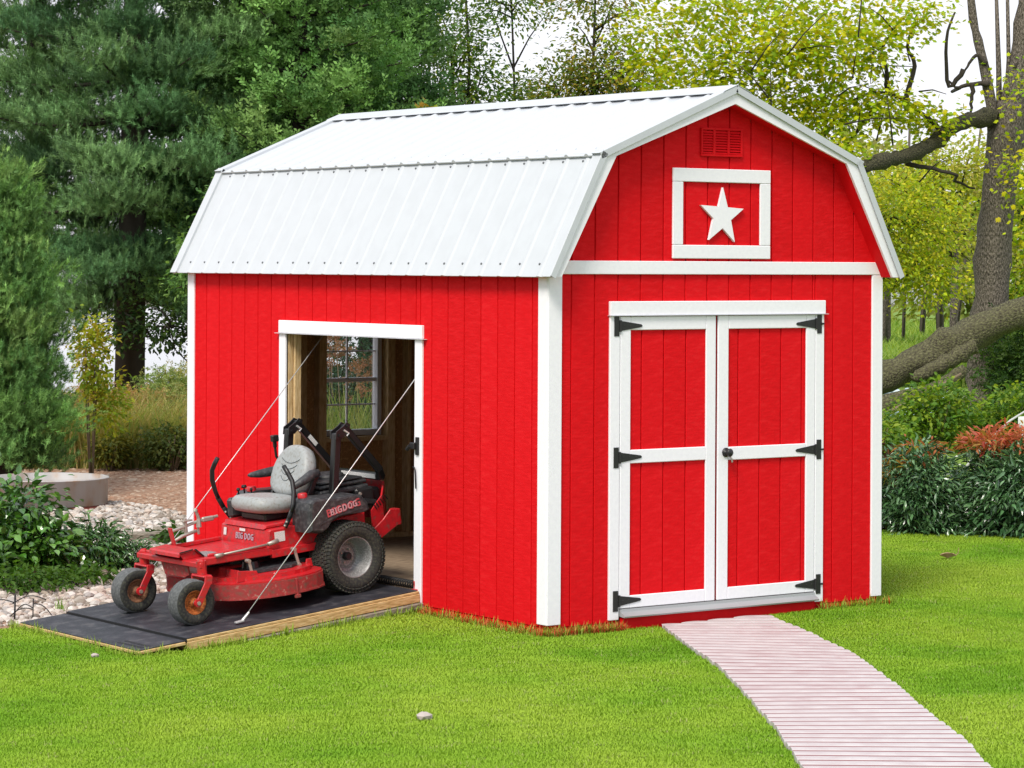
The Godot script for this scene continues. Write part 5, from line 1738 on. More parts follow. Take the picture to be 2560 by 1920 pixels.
	leafy_tree("thin_tree", "sparse dark-leaved young tree against the white pond, under the pine boughs", "", -4.55, 20.6, 1.5, 0.03, [[-4.6, 20.6, 1.45, 0.45, 0.35, 1.0], [-5.2, 20.3, 1.55, 0.45, 0.40, 1.2], [-5.8, 20.3, 1.5, 0.4, 0.4, 0.8], [-4.1, 20.6, 1.8, 0.35, 0.25, 0.4]], "simple", 1900, 0.085, [Color(0.05, 0.10, 0.03), Color(0.09, 0.15, 0.03), Color(0.03, 0.07, 0.025)], 0.24, 7)
	var grey_green := [Color(0.28, 0.40, 0.13), Color(0.38, 0.44, 0.15), Color(0.20, 0.31, 0.09), Color(0.46, 0.41, 0.14)]
	bush("bush", "tall grey-green bush next to the shed's far corner", "bush", "", -4.45, 18.3, [[-4.5, 18.3, 0.42, 0.60, 0.58, 1.0], [-4.03, 18.5, 0.4, 0.5, 0.58, 0.7], [-4.88, 18.7, 0.55, 0.35, 0.45, 0.5]], "spray", M.leaf, 9500, 0.11, grey_green, 0.24, 14)
	bush("bush", "low yellow-green bush at the edge of the dirt, under the young tree", "bush", "low bushes at the edge of the dirt", -5.35, 16.3, [[-5.35, 16.3, 0.08, 0.26, 0.20, 1.0]], "simple", M.leaf, 1300, 0.06, [Color(0.17, 0.18, 0.03), Color(0.24, 0.21, 0.03), Color(0.10, 0.14, 0.03)], 0.14, 10)
	bush("bush", "low green bush at the edge of the dirt nearest the shed corner", "bush", "low bushes at the edge of the dirt", -4.56, 16.3, [[-4.61, 16.3, 0.14, 0.36, 0.28, 1.0], [-4.19, 16.5, 0.12, 0.3, 0.26, 0.7]], "simple", M.leaf, 2600, 0.06, [Color(0.10, 0.14, 0.04), Color(0.17, 0.18, 0.04), Color(0.07, 0.11, 0.03)], 0.15, 10)
	# reeds seen through the rear window
	var rd := thing("reed_clump", "tall reed grass with reddish plumes outside the rear window", "reeds")
	var where := []
	var cols := []
	for i in 420:
		var p := on_land(-1.84 + rng.randfn() * 0.32, 9.4 + rng.randfn() * 0.4)
		var s := rng.randf_range(0.7, 1.25)
		where.append(Transform3D(Basis(Vector3.UP, rng.randf() * TAU).scaled(Vector3(s, s * 1.15, s)), p))
		cols.append(Color(0.12, 0.23, 0.03).lerp(Color(0.34, 0.36, 0.12), rng.randf()))
	scatter("reed_blades", blade_tuft(5, 1.0, 0.06, 44, 3.2), M.leaf, where, cols, rd)
	for i in 9:
		st = st_new(true)
		var p := on_land(-1.84 + rng.randfn() * 0.3, 9.4 + rng.randfn() * 0.3)
		var top := p + Vector3(rng.randfn() * 0.08, rng.randf_range(1.45, 1.95), rng.randfn() * 0.08)
		tube(st, [p, top], [0.006, 0.003], 5)
		obj("reed_stalk", st, M.twig, rd)
		crown("plume", rd, "spray", M.leaf, [[top.dot(RIGHT), top.dot(AWAY), top.y - 0.08, 0.05, 0.2, 1.0]], 34, 0.09, [Color(0.22, 0.10, 0.06), Color(0.30, 0.16, 0.09)], 0.1, 6, -0.4)
	bush("bush", "dark green bush standing behind the reeds, seen through the rear window", "bush", "", -1.9, 12.0, [[-1.9, 12.2, 0.8, 1.0, 1.2, 1.0]], "spray", M.leaf, 6500, 0.14, [Color(0.035, 0.085, 0.045), Color(0.055, 0.12, 0.065)], 0.3, 14)
	wild_brush()

func gnarl(st: SurfaceTool, p: Array, r: Array, seg: int, amount: float) -> void:     # a crooked, knotty run of wood
	var q := []
	var w := []
	for i in p.size() - 1:
		for k in 5:
			var t := k / 5.0
			var a: Vector3 = p[maxi(i - 1, 0)]
			var d: Vector3 = p[mini(i + 2, p.size() - 1)]
			var c: Vector3 = (p[i] as Vector3).cubic_interpolate(p[i + 1], a, d, t)
			var rad := lerpf(r[i], r[i + 1], t)
			q.append(c + Vector3(rng.randfn(), rng.randfn(), rng.randfn()) * rad * amount * 0.35)
			w.append(rad * (1.0 + rng.randfn() * amount * 0.5))
	q.append(p[-1])
	w.append(r[-1])
	tube(st, q, w, seg, amount)

func wild_brush() -> void:
	# uncounted dry stalks and seedling sprays between the shrubs beyond the dirt
	var where := []
	var cols := []
	for i in 3400:
		var p := on_land(rng.randf_range(-6.6, -3.7), 16.7 + absf(rng.randfn()) * 1.5)
		var s := rng.randf_range(0.5, 1.25)
		where.append(Transform3D(Basis(Vector3.UP, rng.randf() * TAU).scaled(Vector3(s, s, s)), p))
		var c := Color(0.24, 0.36, 0.09).lerp(Color(0.62, 0.46, 0.22), rng.randf())
		cols.append(c)
	var w := scatter("wild_brush", blade_tuft(9, 0.78, 0.17, 61, 3.2), M.leaf, where, cols, self)
	tag(w, "tangle of dry tan and olive stalks between the shrubs beyond the dirt", "brush")

func right_plot() -> void:
	var dark := [Color(0.050, 0.130, 0.040), Color(0.085, 0.195, 0.070), Color(0.135, 0.265, 0.105), Color(0.030, 0.085, 0.030)]
	var tip := [Color(0.62, 0.12, 0.09), Color(0.62, 0.21, 0.09), Color(0.56, 0.16, 0.12), Color(0.46, 0.28, 0.07)]
	var a := bush("hedge_shrub", "glossy dark green shrub with few orange tips right beside the shed", "shrub", "evergreen shrubs at the lawn's edge", 3.72, 7.6, [[3.66, 7.6, 0.20, 0.38, 0.58, 1.0], [3.35, 7.9, 0.08, 0.28, 0.40, 0.35], [3.86, 7.5, -0.05, 0.26, 0.28, 0.35]], "long", M.gloss_leaf, 12000, 0.088, dark, 0.17, 9)
	crown("young_leaves", a, "long", M.leaf, [[3.34, 7.6, 0.55, 0.16, 0.12, 1.0], [3.75, 7.5, 0.74, 0.2, 0.08, 0.4]], 200, 0.09, [Color(0.46, 0.27, 0.03), Color(0.30, 0.27, 0.03), Color(0.48, 0.14, 0.06)], 0.12, 9, -0.3)
	var b := bush("hedge_shrub", "glossy dark green shrub with red and orange young leaves at the right edge", "shrub", "evergreen shrubs at the lawn's edge", 4.50, 7.3, [[4.55, 7.2, 0.20, 0.38, 0.60, 1.0], [4.30, 7.6, 0.32, 0.26, 0.40, 0.45], [4.88, 7.3, 0.18, 0.34, 0.52, 0.5], [4.22, 7.3, -0.08, 0.24, 0.22, 0.25]], "long", M.gloss_leaf, 12500, 0.10, dark, 0.18, 9)
	crown("young_leaves", b, "long", M.leaf, [[4.30, 7.5, 0.80, 0.28, 0.10, 0.8], [4.70, 7.4, 0.82, 0.30, 0.13, 1.0]], 900, 0.10, tip, 0.13, 9, -0.3)
	bush("shrub", "dark red-leaved low shrub glimpsed between the shed and the hedge", "shrub", "", 3.25, 9.0, [[3.25, 9.0, 0.35, 0.35, 0.42, 1.0]], "simple", M.leaf, 1500, 0.07, [Color(0.10, 0.025, 0.02), Color(0.06, 0.03, 0.02), Color(0.05, 0.07, 0.02)], 0.15, 10)
	# undergrowth in the wood
	var under := [Color(0.12, 0.25, 0.03), Color(0.20, 0.34, 0.03), Color(0.34, 0.43, 0.04), Color(0.08, 0.18, 0.03)]
	bush("undergrowth_bush", "yellow-green bush in front of the old tree trunk, below the fallen logs", "bush", "", 5.55, 19.0, [[5.55, 19.0, 0.40, 0.55, 0.50, 1.0], [5.1, 19.5, 0.15, 0.5, 0.35, 0.6]], "simple", M.leaf, 4200, 0.085, under, 0.24, 12)
	bush("undergrowth_bush", "green bush right of the old tree trunk at the picture's edge", "bush", "", 6.75, 19.6, [[6.75, 19.6, 0.40, 0.60, 0.45, 1.0], [6.1, 20.0, 0.2, 0.5, 0.3, 0.6]], "simple", M.leaf, 4200, 0.09, under, 0.24, 12)
	bush("undergrowth_bush", "dark evergreen bush behind the fallen log at the far right", "bush", "", 9.2, 30.0, [[9.3, 30.0, 0.8, 1.1, 1.0, 1.0]], "spray", M.leaf, 5200, 0.20, [Color(0.025, 0.07, 0.015), Color(0.05, 0.11, 0.02), Color(0.09, 0.16, 0.025)], 0.4, 14)
	bush("undergrowth_bush", "low green bush left of the fallen logs next to the shed wall", "bush", "", 4.6, 17.5, [[4.55, 17.5, 0.20, 0.45, 0.35, 1.0]], "simple", M.leaf, 1800, 0.085, under, 0.22, 12)
	# fallen tree and its broken limb
	var st := st_new(true)
	gnarl(st, [yard(3.6, 23.3, 0.05), yard(5.01, 23.05, 0.62), yard(5.92, 23.0, 1.03), yard(6.64, 23.0, 1.42), yard(7.85, 23.0, 1.93), yard(9.6, 23.2, 2.7)], [0.20, 0.225, 0.24, 0.25, 0.215, 0.20], 16, 0.20)
	gnarl(st, [yard(6.7, 22.8, 1.28), yard(6.35, 22.75, 1.05), yard(5.95, 22.7, 0.86), yard(5.75, 22.7, 0.78)], [0.15, 0.13, 0.10, 0.05], 12, 0.25)
	var o := obj("fallen_tree", st, M.log, self)
	tag(o, "thick mossy fallen tree trunk slanting up to the right", "fallen tree")
	st = st_new(true)
	gnarl(st, [yard(3.9, 22.6, -0.05), yard(5.14, 22.5, 0.33), yard(6.1, 22.4, 0.66), yard(6.5, 22.4, 0.95)], [0.13, 0.14, 0.12, 0.07], 12, 0.25)
	o = obj("fallen_log", st, M.log, self)
	tag(o, "shorter brown log lying under the mossy fallen trunk", "log")
	st = st_new(true)
	tube(st, [yard(4.4, 22.0, -0.05), yard(5.19, 22.0, 0.24), yard(5.85, 22.0, 0.56), yard(6.38, 22.0, 0.88)], [0.035, 0.04, 0.035, 0.02], 8, 0.1)
	o = obj("bare_branch", st, M.twig, self)
	tag(o, "thin bare branch leaning below the brown log", "branch")
	st = st_new(true)
	tube(st, [yard(4.9, 13.5, -0.1), yard(5.25, 13.5, 0.35), yard(5.6, 13.6, 0.66), yard(6.0, 13.8, 0.88)], [0.018, 0.018, 0.014, 0.008], 8, 0.1)
	o = obj("birch_branch", st, mat(0.46, 0.46, 0.46, 0.8), self)
	tag(o, "white birch branch leaning behind the red-tipped shrub", "branch")
	st = st_new()
	bx(st, Vector3(-0.16, 0, -0.16), Vector3(0.16, 0.09, 0.16), 0.01); bx(st, Vector3(-0.13, 0.09, -0.13), Vector3(0.13, 0.20, 0.13), 0.01)
	bx(st, Vector3(-0.18, 0.20, -0.18), Vector3(0.18, 0.24, 0.18), 0.01)
	o = obj("planter_base", st, M.pale, self)
	o.position = on_land(5.95, 14.2, 0.60)
	o.position.y = land(o.position.x, o.position.z)
	o.scale = Vector3(0.6, 3.1, 0.6)
	tag(o, "white pedestal half hidden behind the red-tipped shrub", "pedestal")
	# pale blue-grey stones in a heap
	var rock := pebble(31)
	var where := []
	var cols := []
	for i in 240:
		var p := on_land(5.75 + rng.randfn() * 0.45, 26.0 + rng.randfn() * 0.3, absf(rng.randfn()) * 0.22 + 0.1)
		var s := rng.randf_range(0.05, 0.10)
		where.append(Transform3D(Basis.from_euler(Vector3(rng.randf(), rng.randf() * TAU, rng.randf())).scaled(Vector3(s, s * 0.7, s)), p))
		cols.append(Color(0.38, 0.50, 0.55).lerp(Color(0.62, 0.70, 0.73), rng.randf()))
	var heap := scatter("stone_heap", rock, M.stone, where, cols, self)
	tag(heap, "heap of pale blue-grey stones seen under the fallen trunk", "stones")

# ---------------------------------------------------------------- trees
func pine(called: String, label: String, right: float, away: float, h: float, low: float, reach: float, n: int, palette: Array, kind := "needles", size := 0.34, thick := 26, whorl := 0.0) -> void:
	var t := thing(called, label, "tree", on_land(right, away), "pines behind the clearing")
	var base := on_land(right, away)
	var st := st_new(true)
	tube(st, [Vector3(0, -0.1, 0), Vector3(0.05, h * 0.35, 0.02), Vector3(0.02, h * 0.7, 0.05), Vector3(0, h, 0)], [0.24, 0.19, 0.11, 0.02], 10, 0.08)
	obj("trunk", st, M.dark_bark, t)
	var limbs := st_new(true)
	var where := []
	var cols := []
	for i in n:
		var f := pow((i + rng.randf()) / n, 1.25)
		var y := lerpf(low, h - 0.2, f)
		if whorl > 0.0:            # boughs in layers, dark gaps between
			y = low + roundf((y - low) / whorl) * whorl + rng.randf_range(-0.08, 0.08)
		var az := i * 2.39996 + rng.randf_range(-0.4, 0.4)
		var len := reach * (1.0 - f * 0.86) * rng.randf_range(0.72, 1.12)
		var dir := Vector3(cos(az), 0, sin(az))
		var rise := lerpf(-0.12, 0.45, f) + rng.randf_range(-0.08, 0.10)
		var pts := []
		for k in 5:
			var q := k / 4.0
			pts.append(Vector3(0, y, 0) + dir * len * q + Vector3(0, len * (rise * q - 0.10 * sin(q * PI) * 0.6), 0))
		tube(limbs, pts, [0.05 * (1.0 - f * 0.7), 0.035, 0.025, 0.015, 0.008], 5)
		# plumes along the limb and its side shoots
		var base_c: Color = palette[rng.randi() % palette.size()]
		var plumes := int(3.5 + len * 3.2)
		for k in plumes:
			var q := lerpf(0.12, 1.0, pow((k + rng.randf()) / plumes, 0.75))
			var on: Vector3 = (pts[int(minf(q * 4.0, 3.0))] as Vector3).lerp(pts[int(minf(q * 4.0, 3.0)) + 1], minf(q * 4.0 - int(minf(q * 4.0, 3.0)), 1.0))
			var side := dir.cross(Vector3.UP) * rng.randf_range(-1.0, 1.0) * len * 0.34 * (1.15 - q * 0.7)
			var c := on + side + Vector3(0, rng.randf_range(-0.08, 0.14), 0)
			var pc: Color = base_c.lerp(palette[rng.randi() % palette.size()], rng.randf())
			pc *= rng.randf_range(0.7, 1.3)
			var per := thick
			for j in per:
				var p := c + Vector3(rng.randfn(), rng.randfn() * (0.75 if whorl == 0.0 else 0.55), rng.randfn()) * (0.16 if whorl < 0.5 else 0.19)
				var o := (dir * 0.6 + side.normalized() * 0.4 + Vector3(0, 0.9, 0) + Vector3(rng.randfn(), rng.randfn(), rng.randfn()) * 0.5).normalized()
				var x := o.cross(Vector3(0.2, 1, 0.1)).normalized()
				var s := size * rng.randf_range(0.7, 1.25)
				where.append(Transform3D(Basis(x * s, o.cross(x) * s, o * s), p))
				var v := rng.randf_range(0.75, 1.28)
				var cc: Color = pc.lerp(palette[rng.randi() % palette.size()], rng.randf() * 0.25)
				cols.append(Color(cc.r * v, cc.g * v, cc.b * v))
	obj("limbs", limbs, M.dark_bark, t)
	scatter("foliage", leaf(kind), M.needle, where, cols, t)

func leafy_tree(called: String, label: String, category_group: String, right: float, away: float, trunk_h: float, trunk_r: float, blobs: Array, kind: String, count: int, size: float, palette: Array, clump := 0.4, per := 18, m: Material = null) -> Node3D:
	var t := thing(called, label, "tree", Vector3.ZERO, category_group)
	var base := on_land(right, away)
	var st := st_new(true)
	var top := base + Vector3(0.05, trunk_h, 0.05)
	tube(st, [base + Vector3(0, -0.1, 0), base + Vector3(0.03, trunk_h * 0.5, 0), top], [trunk_r * 1.25, trunk_r, trunk_r * 0.75], 9, 0.06)
	obj("trunk", st, M.bark, t)
	st = st_new(true)
	for b in blobs:
		var to := yard(b[0], b[1], b[2])
		var from := base + Vector3(0.03, minf(trunk_h * rng.randf_range(0.6, 1.0), maxf(to.y - 0.5 - base.y, trunk_h * 0.3)), 0)
		var mid := from.lerp(to, 0.5) + Vector3(rng.randfn() * 0.12, 0.25, rng.randfn() * 0.12)
		tube(st, [from, mid, to], [trunk_r * 0.42, trunk_r * 0.26, 0.02], 6, 0.08)
		for k in 7:
			var d := Vector3(rng.randfn(), rng.randfn() * 0.7, rng.randfn()).normalized()
			var e := to + Vector3(d.x * b[3], d.y * b[4], d.z * b[3]) * 0.85
			var s := mid.lerp(to, rng.randf_range(0.3, 1.0))
			tube(st, [s, s.lerp(e, 0.5) + Vector3(0, 0.08, 0), e], [0.022, 0.014, 0.006], 5)
	var br := obj("branches", st, M.dark_bark, t)
	br.set_meta("kind", "stuff")
	crown("foliage", t, kind, m if m else M.leaf, blobs, count, size, palette, clump, per)
	return t

func flow(rows: Array) -> Array:                 # the same run of points, rounded and a little crooked
	var out := []
	for i in rows.size() - 1:
		var p0: Array = rows[maxi(i - 1, 0)]
		var p1: Array = rows[i]
		var p2: Array = rows[i + 1]
		var p3: Array = rows[mini(i + 2, rows.size() - 1)]
		for k in 4:
			var t := k / 4.0
			var c := []
			for j in 2:
				c.append(cubic_interpolate(p1[j], p2[j], p0[j], p3[j], t) + (rng.randf_range(-0.02, 0.02) if k else 0.0))
			out.append(c)
	out.append(rows[-1])
	return out

func trees() -> void:
	var deep := [Color(0.090, 0.200, 0.060), Color(0.145, 0.275, 0.085), Color(0.055, 0.135, 0.048), Color(0.195, 0.330, 0.110)]
	var light := [Color(0.130, 0.285, 0.065), Color(0.190, 0.360, 0.090), Color(0.085, 0.205, 0.055), Color(0.255, 0.420, 0.120)]
	var blue := [Color(0.080, 0.190, 0.068), Color(0.130, 0.265, 0.095), Color(0.048, 0.120, 0.048), Color(0.190, 0.335, 0.120)]
	pine("pine_tree", "large dark green pine left of the shed, its boughs hanging over the clearing", -5.85, 21.6, 12.5, 2.3, 2.8, 86, blue, "needles", 0.20, 62, 0.62)
	pine("pine_tree", "lighter green pine directly behind the shed roof's left end", -3.55, 22.6, 13.0, 2.3, 2.3, 125, light, "spray", 0.21, 30)
	pine("pine_tree", "dark green pine behind the middle of the white roof", -2.55, 26.0, 12.5, 2.4, 1.75, 100, deep, "spray", 0.24, 26)
	pine("pine_tree", "shadowy pine behind the large dark one at the far left", -8.1, 26.5, 12.0, 2.7, 2.4, 90, deep, "needles", 0.22, 30)
	pine("pine_tree", "pine half hidden in the gap between the dark and the lighter one", -4.9, 27.5, 12.0, 2.9, 2.0, 90, deep, "spray", 0.26, 22)
	pine("young_pine", "young bright green pine at the left edge in front of the others", -6.10, 12.6, 3.7, 0.55, 1.0, 64, light, "needles", 0.17, 52, 0.30)
	leafy_tree("sapling", "light green leafy sapling just left of the white roof's lower corner", "", -4.3, 17.2, 2.4, 0.04, [[-4.35, 17.2, 2.55, 0.26, 0.42, 1.0], [-4.05, 17.2, 3.1, 0.22, 0.5, 0.7], [-4.5, 17.2, 2.2, 0.2, 0.2, 0.3]], "simple", 1900, 0.075, light, 0.2, 10)
	# thin mixed trees behind the roof, the white sky showing through
	var mix := [Color(0.11, 0.23, 0.045), Color(0.17, 0.29, 0.045), Color(0.08, 0.17, 0.05), Color(0.29, 0.34, 0.045)]
	leafy_tree("broadleaf_tree", "thin green tree behind the roof ridge, next to the pines", "thin trees behind the ridge", -1.2, 33.0, 4.6, 0.12, [[-1.75, 33.0, 5.3, 0.65, 0.9, 1.0], [-0.95, 33.0, 5.7, 0.7, 0.9, 1.0], [-1.45, 33.0, 6.7, 0.8, 0.7, 1.0], [-1.2, 33.0, 8.2, 0.9, 0.9, 0.9]], "simple", 7400, 0.095, mix, 0.38, 6)
	leafy_tree("broadleaf_tree", "slender green tree behind the middle of the roof ridge", "thin trees behind the ridge", -0.3, 35.0, 4.4, 0.10, [[-0.35, 35.0, 5.0, 0.55, 0.6, 1.0], [-0.05, 35.0, 5.7, 0.3, 0.45, 0.35], [-0.3, 35.0, 7.6, 0.9, 0.7, 0.8]], "simple", 3600, 0.095, mix, 0.38, 6)
	leafy_tree("broadleaf_tree", "green tree with yellowing leaves behind the shed's gable peak", "thin trees behind the ridge", 1.2, 34.0, 4.6, 0.14, [[0.65, 34.0, 5.5, 0.7, 1.0, 1.0], [1.35, 34.0, 6.1, 0.8, 1.0, 1.1], [2.1, 34.5, 5.8, 0.8, 1.0, 1.0], [1.3, 34.0, 7.6, 1.1, 0.7, 0.7]], "simple", 9000, 0.095, [Color(0.15, 0.25, 0.035), Color(0.24, 0.33, 0.045), Color(0.10, 0.19, 0.045), Color(0.35, 0.36, 0.045), Color(0.42, 0.29, 0.04)], 0.42, 5)
	leafy_tree("maple_sapling", "small yellow-leaved maple just above the roof, left of its middle", "", -1.55, 21.5, 4.2, 0.05, [[-1.50, 21.5, 4.55, 0.24, 0.24, 1.0]], "maple", 200, 0.11, [Color(0.42, 0.36, 0.015), Color(0.48, 0.28, 0.03), Color(0.30, 0.36, 0.02)], 0.16, 8)
	# the big maple whose trunk stands at the right
	var mp := thing("maple_tree", "big old maple with a forked grey trunk and yellow-green leaves at the right", "tree", Vector3.ZERO)
	var st := st_new(true)
	gnarl(st, [yard(8.20, 31.0, -0.35), yard(8.27, 31.0, 0.2), yard(8.33, 31.0, 1.6), yard(8.44, 31.0, 3.2), yard(8.58, 31.0, 4.6), yard(8.74, 31.0, 5.4)], [0.44, 0.35, 0.325, 0.31, 0.32, 0.26], 18, 0.10)
	gnarl(st, [yard(8.66, 31.0, 5.1), yard(8.86, 31.0, 6.2), yard(8.98, 31.0, 8.0), yard(9.0, 31.0, 10.5)], [0.25, 0.17, 0.12, 0.05], 14, 0.12)
	gnarl(st, [yard(8.45, 31.0, 4.5), yard(8.36, 31.0, 5.3), yard(8.19, 31.0, 6.2), yard(7.98, 31.0, 7.2), yard(7.8, 31.0, 9.5)], [0.16, 0.10, 0.085, 0.07, 0.03], 12, 0.12)
	tube(st, [yard(8.52, 31.1, 4.9), yard(8.50, 31.1, 6.0), yard(8.44, 31.1, 7.6)], [0.06, 0.05, 0.03], 8)
	tube(st, [yard(8.60, 31.0, 5.0), yard(8.66, 31.0, 6.2), yard(8.62, 31.0, 7.8)], [0.05, 0.04, 0.03], 8)
	obj("trunk", st, M.bark, mp)
	st = st_new(true)
	gnarl(st, [yard(8.36, 30.9, 5.12), yard(8.05, 30.6, 5.10), yard(7.49, 30.0, 4.92), yard(7.0, 29.5, 4.55), yard(6.44, 29.0, 4.33), yard(6.0, 28.5, 4.24), yard(5.2, 28.0, 3.98)], [0.18, 0.15, 0.13, 0.14, 0.115, 0.125, 0.09], 14, 0.20)
	obj("limb", st, M.limb, mp)
	st = st_new(true)
	for q0 in [[[7.25, 4.80], [7.06, 4.98], [6.72, 5.26], [6.45, 5.42], [6.09, 5.48], [5.7, 5.36], [5.39, 5.05], [5.15, 4.62]], [[6.26, 5.46], [6.26, 5.82], [6.17, 6.23], [6.42, 6.66]], [[6.60, 5.38], [6.75, 5.95], [6.62, 6.3], [6.80, 6.9]], [[6.6, 4.26], [6.95, 4.19], [7.5, 4.05], [8.05, 3.86]], [[7.6, 5.9], [7.35, 5.6], [7.30, 6.4], [7.45, 6.9]], [[8.3, 5.75], [7.9, 5.72], [7.55, 5.58], [7.3, 5.72]], [[6.1, 5.3], [5.8, 4.9], [5.55, 4.55]], [[8.25, 6.1], [8.05, 6.25], [7.85, 5.98]], [[8.0, 5.75], [7.98, 5.45], [7.96, 5.2]], [[8.75, 6.0], [9.0, 6.4], [9.3, 6.7]]]:
		var q := flow(q0)
		var pts := []
		var rad := []
		for i in q.size():
			pts.append(yard(q[i][0], 29.4 + q[i][0] * 0.01 + (1.4 if q[i][0] > 7.6 else 0.0), q[i][1]))
			rad.append(lerpf(0.05, 0.014, float(i) / q.size()))
		tube(st, pts, rad, 7, 0.08)
	for i in 46:
		var from := yard(rng.randf_range(3.4, 6.8), rng.randf_range(28, 31), rng.randf_range(3.9, 6.6))
		var d := Vector3(rng.randfn() * 0.5, rng.randfn() * 0.5 + 0.2, rng.randfn() * 0.5)
		tube(st, [from, from + d * 0.5 + Vector3(0, 0.05, 0), from + d], [0.016, 0.012, 0.006], 5)
	var mb := obj("branches", st, M.dark_bark, mp)
	mb.set_meta("kind", "stuff")
	var gold := [Color(0.50, 0.58, 0.010), Color(0.60, 0.61, 0.012), Color(0.38, 0.53, 0.012), Color(0.64, 0.54, 0.012), Color(0.26, 0.44, 0.014)]
	crown("foliage", mp, "maple", M.leaf, [[2.2, 30.0, 6.3, 0.7, 0.9, 0.7], [3.2, 30.0, 7.0, 0.9, 0.7, 0.9], [4.6, 30.0, 7.1, 0.9, 0.6, 0.8], [5.9, 29.8, 6.9, 0.7, 0.6, 0.5], [2.9, 29.5, 5.6, 0.8, 0.8, 0.9], [3.6, 29.2, 6.0, 0.8, 0.8, 1.1], [4.5, 29.0, 6.2, 0.8, 0.7, 1.1], [5.3, 29.0, 6.1, 0.7, 0.7, 0.9], [6.1, 29.2, 6.3, 0.5, 0.6, 0.45], [4.3, 29.3, 5.2, 0.8, 0.5, 1.0], [5.3, 29.2, 5.2, 0.7, 0.45, 0.8], [6.3, 29.3, 5.2, 0.6, 0.35, 0.65], [7.1, 29.6, 5.0, 0.4, 0.25, 0.3], [5.2, 28.6, 4.4, 0.5, 0.35, 0.5], [3.8, 29.5, 4.6, 0.6, 0.5, 0.6], [8.7, 30.0, 4.2, 0.5, 0.8, 0.25], [6.8, 29.0, 6.8, 0.5, 0.35, 0.3], [8.6, 30.0, 5.6, 0.5, 0.5, 0.14], [8.95, 28.5, 3.0, 0.45, 0.5, 0.35]], 15000, 0.10, gold, 0.44, 4, 0.45)
	# the wood behind: yellow-green understorey with thin dark trunks
	var wood := [Color(0.50, 0.60, 0.02), Color(0.62, 0.62, 0.03), Color(0.34, 0.50, 0.03), Color(0.64, 0.55, 0.05), Color(0.23, 0.34, 0.04)]
	leafy_tree("understorey_tree", "yellow-green understorey tree behind the gable's right slope", "understorey trees in the wood", 6.9, 38.5, 3.2, 0.10, [[6.6, 38.5, 3.6, 0.9, 1.0, 1.0], [7.6, 38.5, 3.5, 0.9, 1.1, 1.0], [8.4, 38.8, 3.4, 0.8, 1.1, 1.0], [7.4, 38.5, 2.4, 1.0, 0.6, 0.8], [8.3, 38.5, 2.2, 0.9, 0.6, 0.8]], "simple", 9800, 0.10, wood, 0.46, 4)
	leafy_tree("understorey_tree", "yellow-green understorey tree right of the old maple trunk", "understorey trees in the wood", 10.4, 37.5, 3.0, 0.10, [[10.2, 37.5, 3.6, 0.9, 1.0, 1.0], [10.3, 37.0, 2.2, 0.7, 0.6, 0.6], [11.2, 37.5, 3.0, 0.9, 1.2, 0.8]], "simple", 3400, 0.115, [Color(0.22, 0.36, 0.02), Color(0.36, 0.44, 0.02), Color(0.13, 0.25, 0.02), Color(0.46, 0.45, 0.02)], 0.45, 5)
	leafy_tree("understorey_tree", "hazy yellow-green tree far back in the wood", "understorey trees in the wood", 9.8, 56.0, 4.0, 0.14, [[9.6, 56.0, 4.3, 1.5, 1.6, 1.0], [11.6, 56.0, 4.0, 1.4, 1.6, 1.0], [12.6, 56.5, 2.8, 1.2, 0.9, 0.6], [10.2, 56.0, 2.6, 1.4, 0.8, 0.8], [13.8, 57.0, 4.0, 1.4, 1.7, 0.8]], "simple", 6000, 0.15, [Color(0.36, 0.41, 0.04), Color(0.46, 0.45, 0.07), Color(0.26, 0.30, 0.06), Color(0.40, 0.36, 0.14)], 0.6, 5)
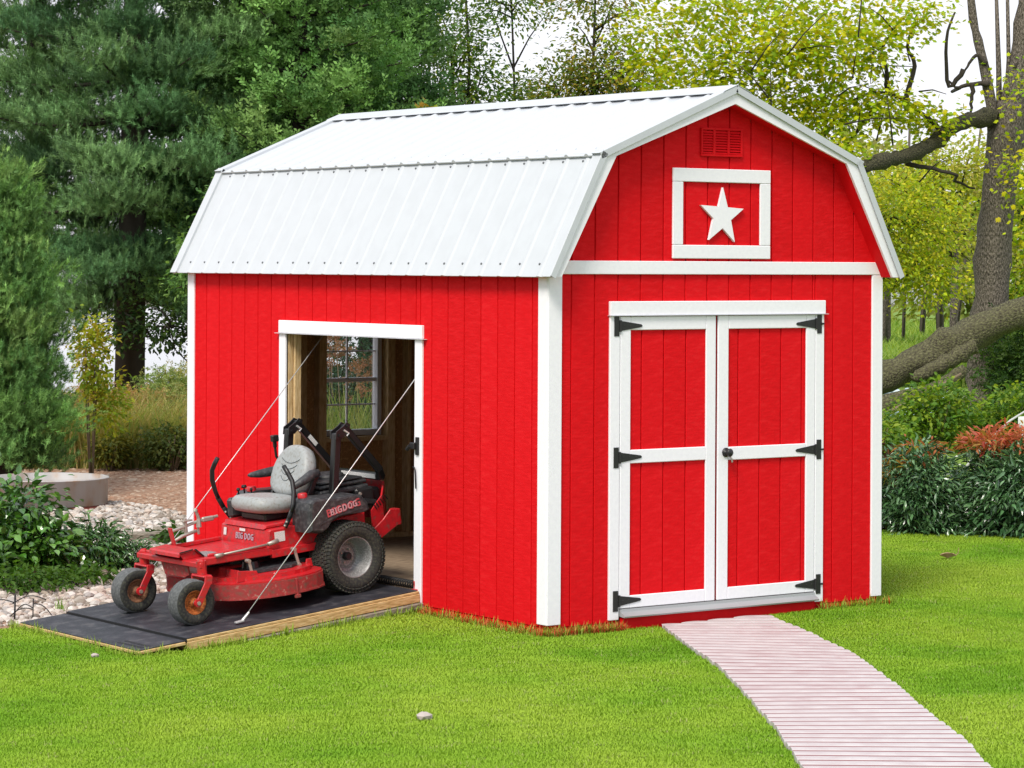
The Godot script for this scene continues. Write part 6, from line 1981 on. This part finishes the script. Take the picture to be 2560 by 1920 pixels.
	leafy_tree("understorey_tree", "pale yellow-green tree filling the gap between the bare limb and the old maple", "understorey trees in the wood", 9.9, 45.0, 3.4, 0.09, [[9.3, 45.0, 4.7, 0.7, 0.7, 1.0], [10.1, 45.0, 4.4, 0.8, 0.9, 1.1], [10.9, 45.3, 4.9, 0.8, 0.8, 1.0], [8.5, 45.0, 4.4, 0.7, 0.7, 0.8], [9.6, 45.0, 3.3, 0.9, 0.6, 0.8]], "simple", 5200, 0.12, [Color(0.46, 0.54, 0.04), Color(0.58, 0.57, 0.06), Color(0.34, 0.44, 0.05), Color(0.55, 0.48, 0.12)], 0.5, 4)
	var mw := []
	var mc := []
	for i in 7000:
		var g := on_land(rng.randf_range(6.5, 17.0), rng.randf_range(40.0, 84.0), -0.02)
		var gs := rng.randf_range(0.5, 1.3)
		mw.append(Transform3D(Basis(Vector3.UP, rng.randf() * TAU).scaled(Vector3(gs * 1.3, gs, gs * 1.3)), g))
		mc.append(Color(0.16, 0.32, 0.04).lerp(Color(0.38, 0.48, 0.09), rng.randf()))
	var mg := scatter("meadow_growth", blade_tuft(9, 0.55, 0.25, 71, 8.0), M.leaf, mw, mc, self)
	tag(mg, "rough light green growth on the meadow between the thin trunks", "meadow grass")
	# the wood's far edge, one mass of leaves
	var spots := []
	for i in 15:
		spots.append([4.0 + i * 3.2 + rng.randf_range(-0.8, 0.8), 92.0 + rng.randf_range(-5, 8), rng.randf_range(2.5, 5.0), 3.0, rng.randf_range(3.0, 4.5), 1.0])
	crown("distant_woods", self, "simple", M.leaf, spots, 40000, 0.40, [Color(0.32, 0.40, 0.06), Color(0.42, 0.44, 0.09), Color(0.23, 0.31, 0.06), Color(0.36, 0.34, 0.15)], 1.0, 12)
	tag(get_node("distant_woods"), "distant yellow-green edge of the wood behind the thin trunks", "woods")
	for q in [[12.25, 66.0, 0.09, 0.05, "second of the thin dark trunks from the shed"], [12.95, 66.5, 0.13, -0.03, "third and thickest of the thin dark trunks from the shed"], [11.0, 61.0, 0.055, 0.02, "first of the thin dark trunks beside the shed"], [13.6, 68.0, 0.06, 0.09, "last of the thin dark trunks, close to the old maple"]]:
		st = st_new(true)
		var b := on_land(q[0], q[1])
		tube(st, [b + Vector3(0, -0.1, 0), b + RIGHT * q[3] * 4.0 + Vector3(0, 3.0, 0), b + RIGHT * q[3] * 9.0 + Vector3(0, 7.0, 0)], [q[2], q[2] * 0.85, q[2] * 0.6], 8, 0.06)
		var o := obj("tree_trunk", st, M.far_bark, self)
		tag(o, q[4], "tree trunk", "thin trunks in the wood")
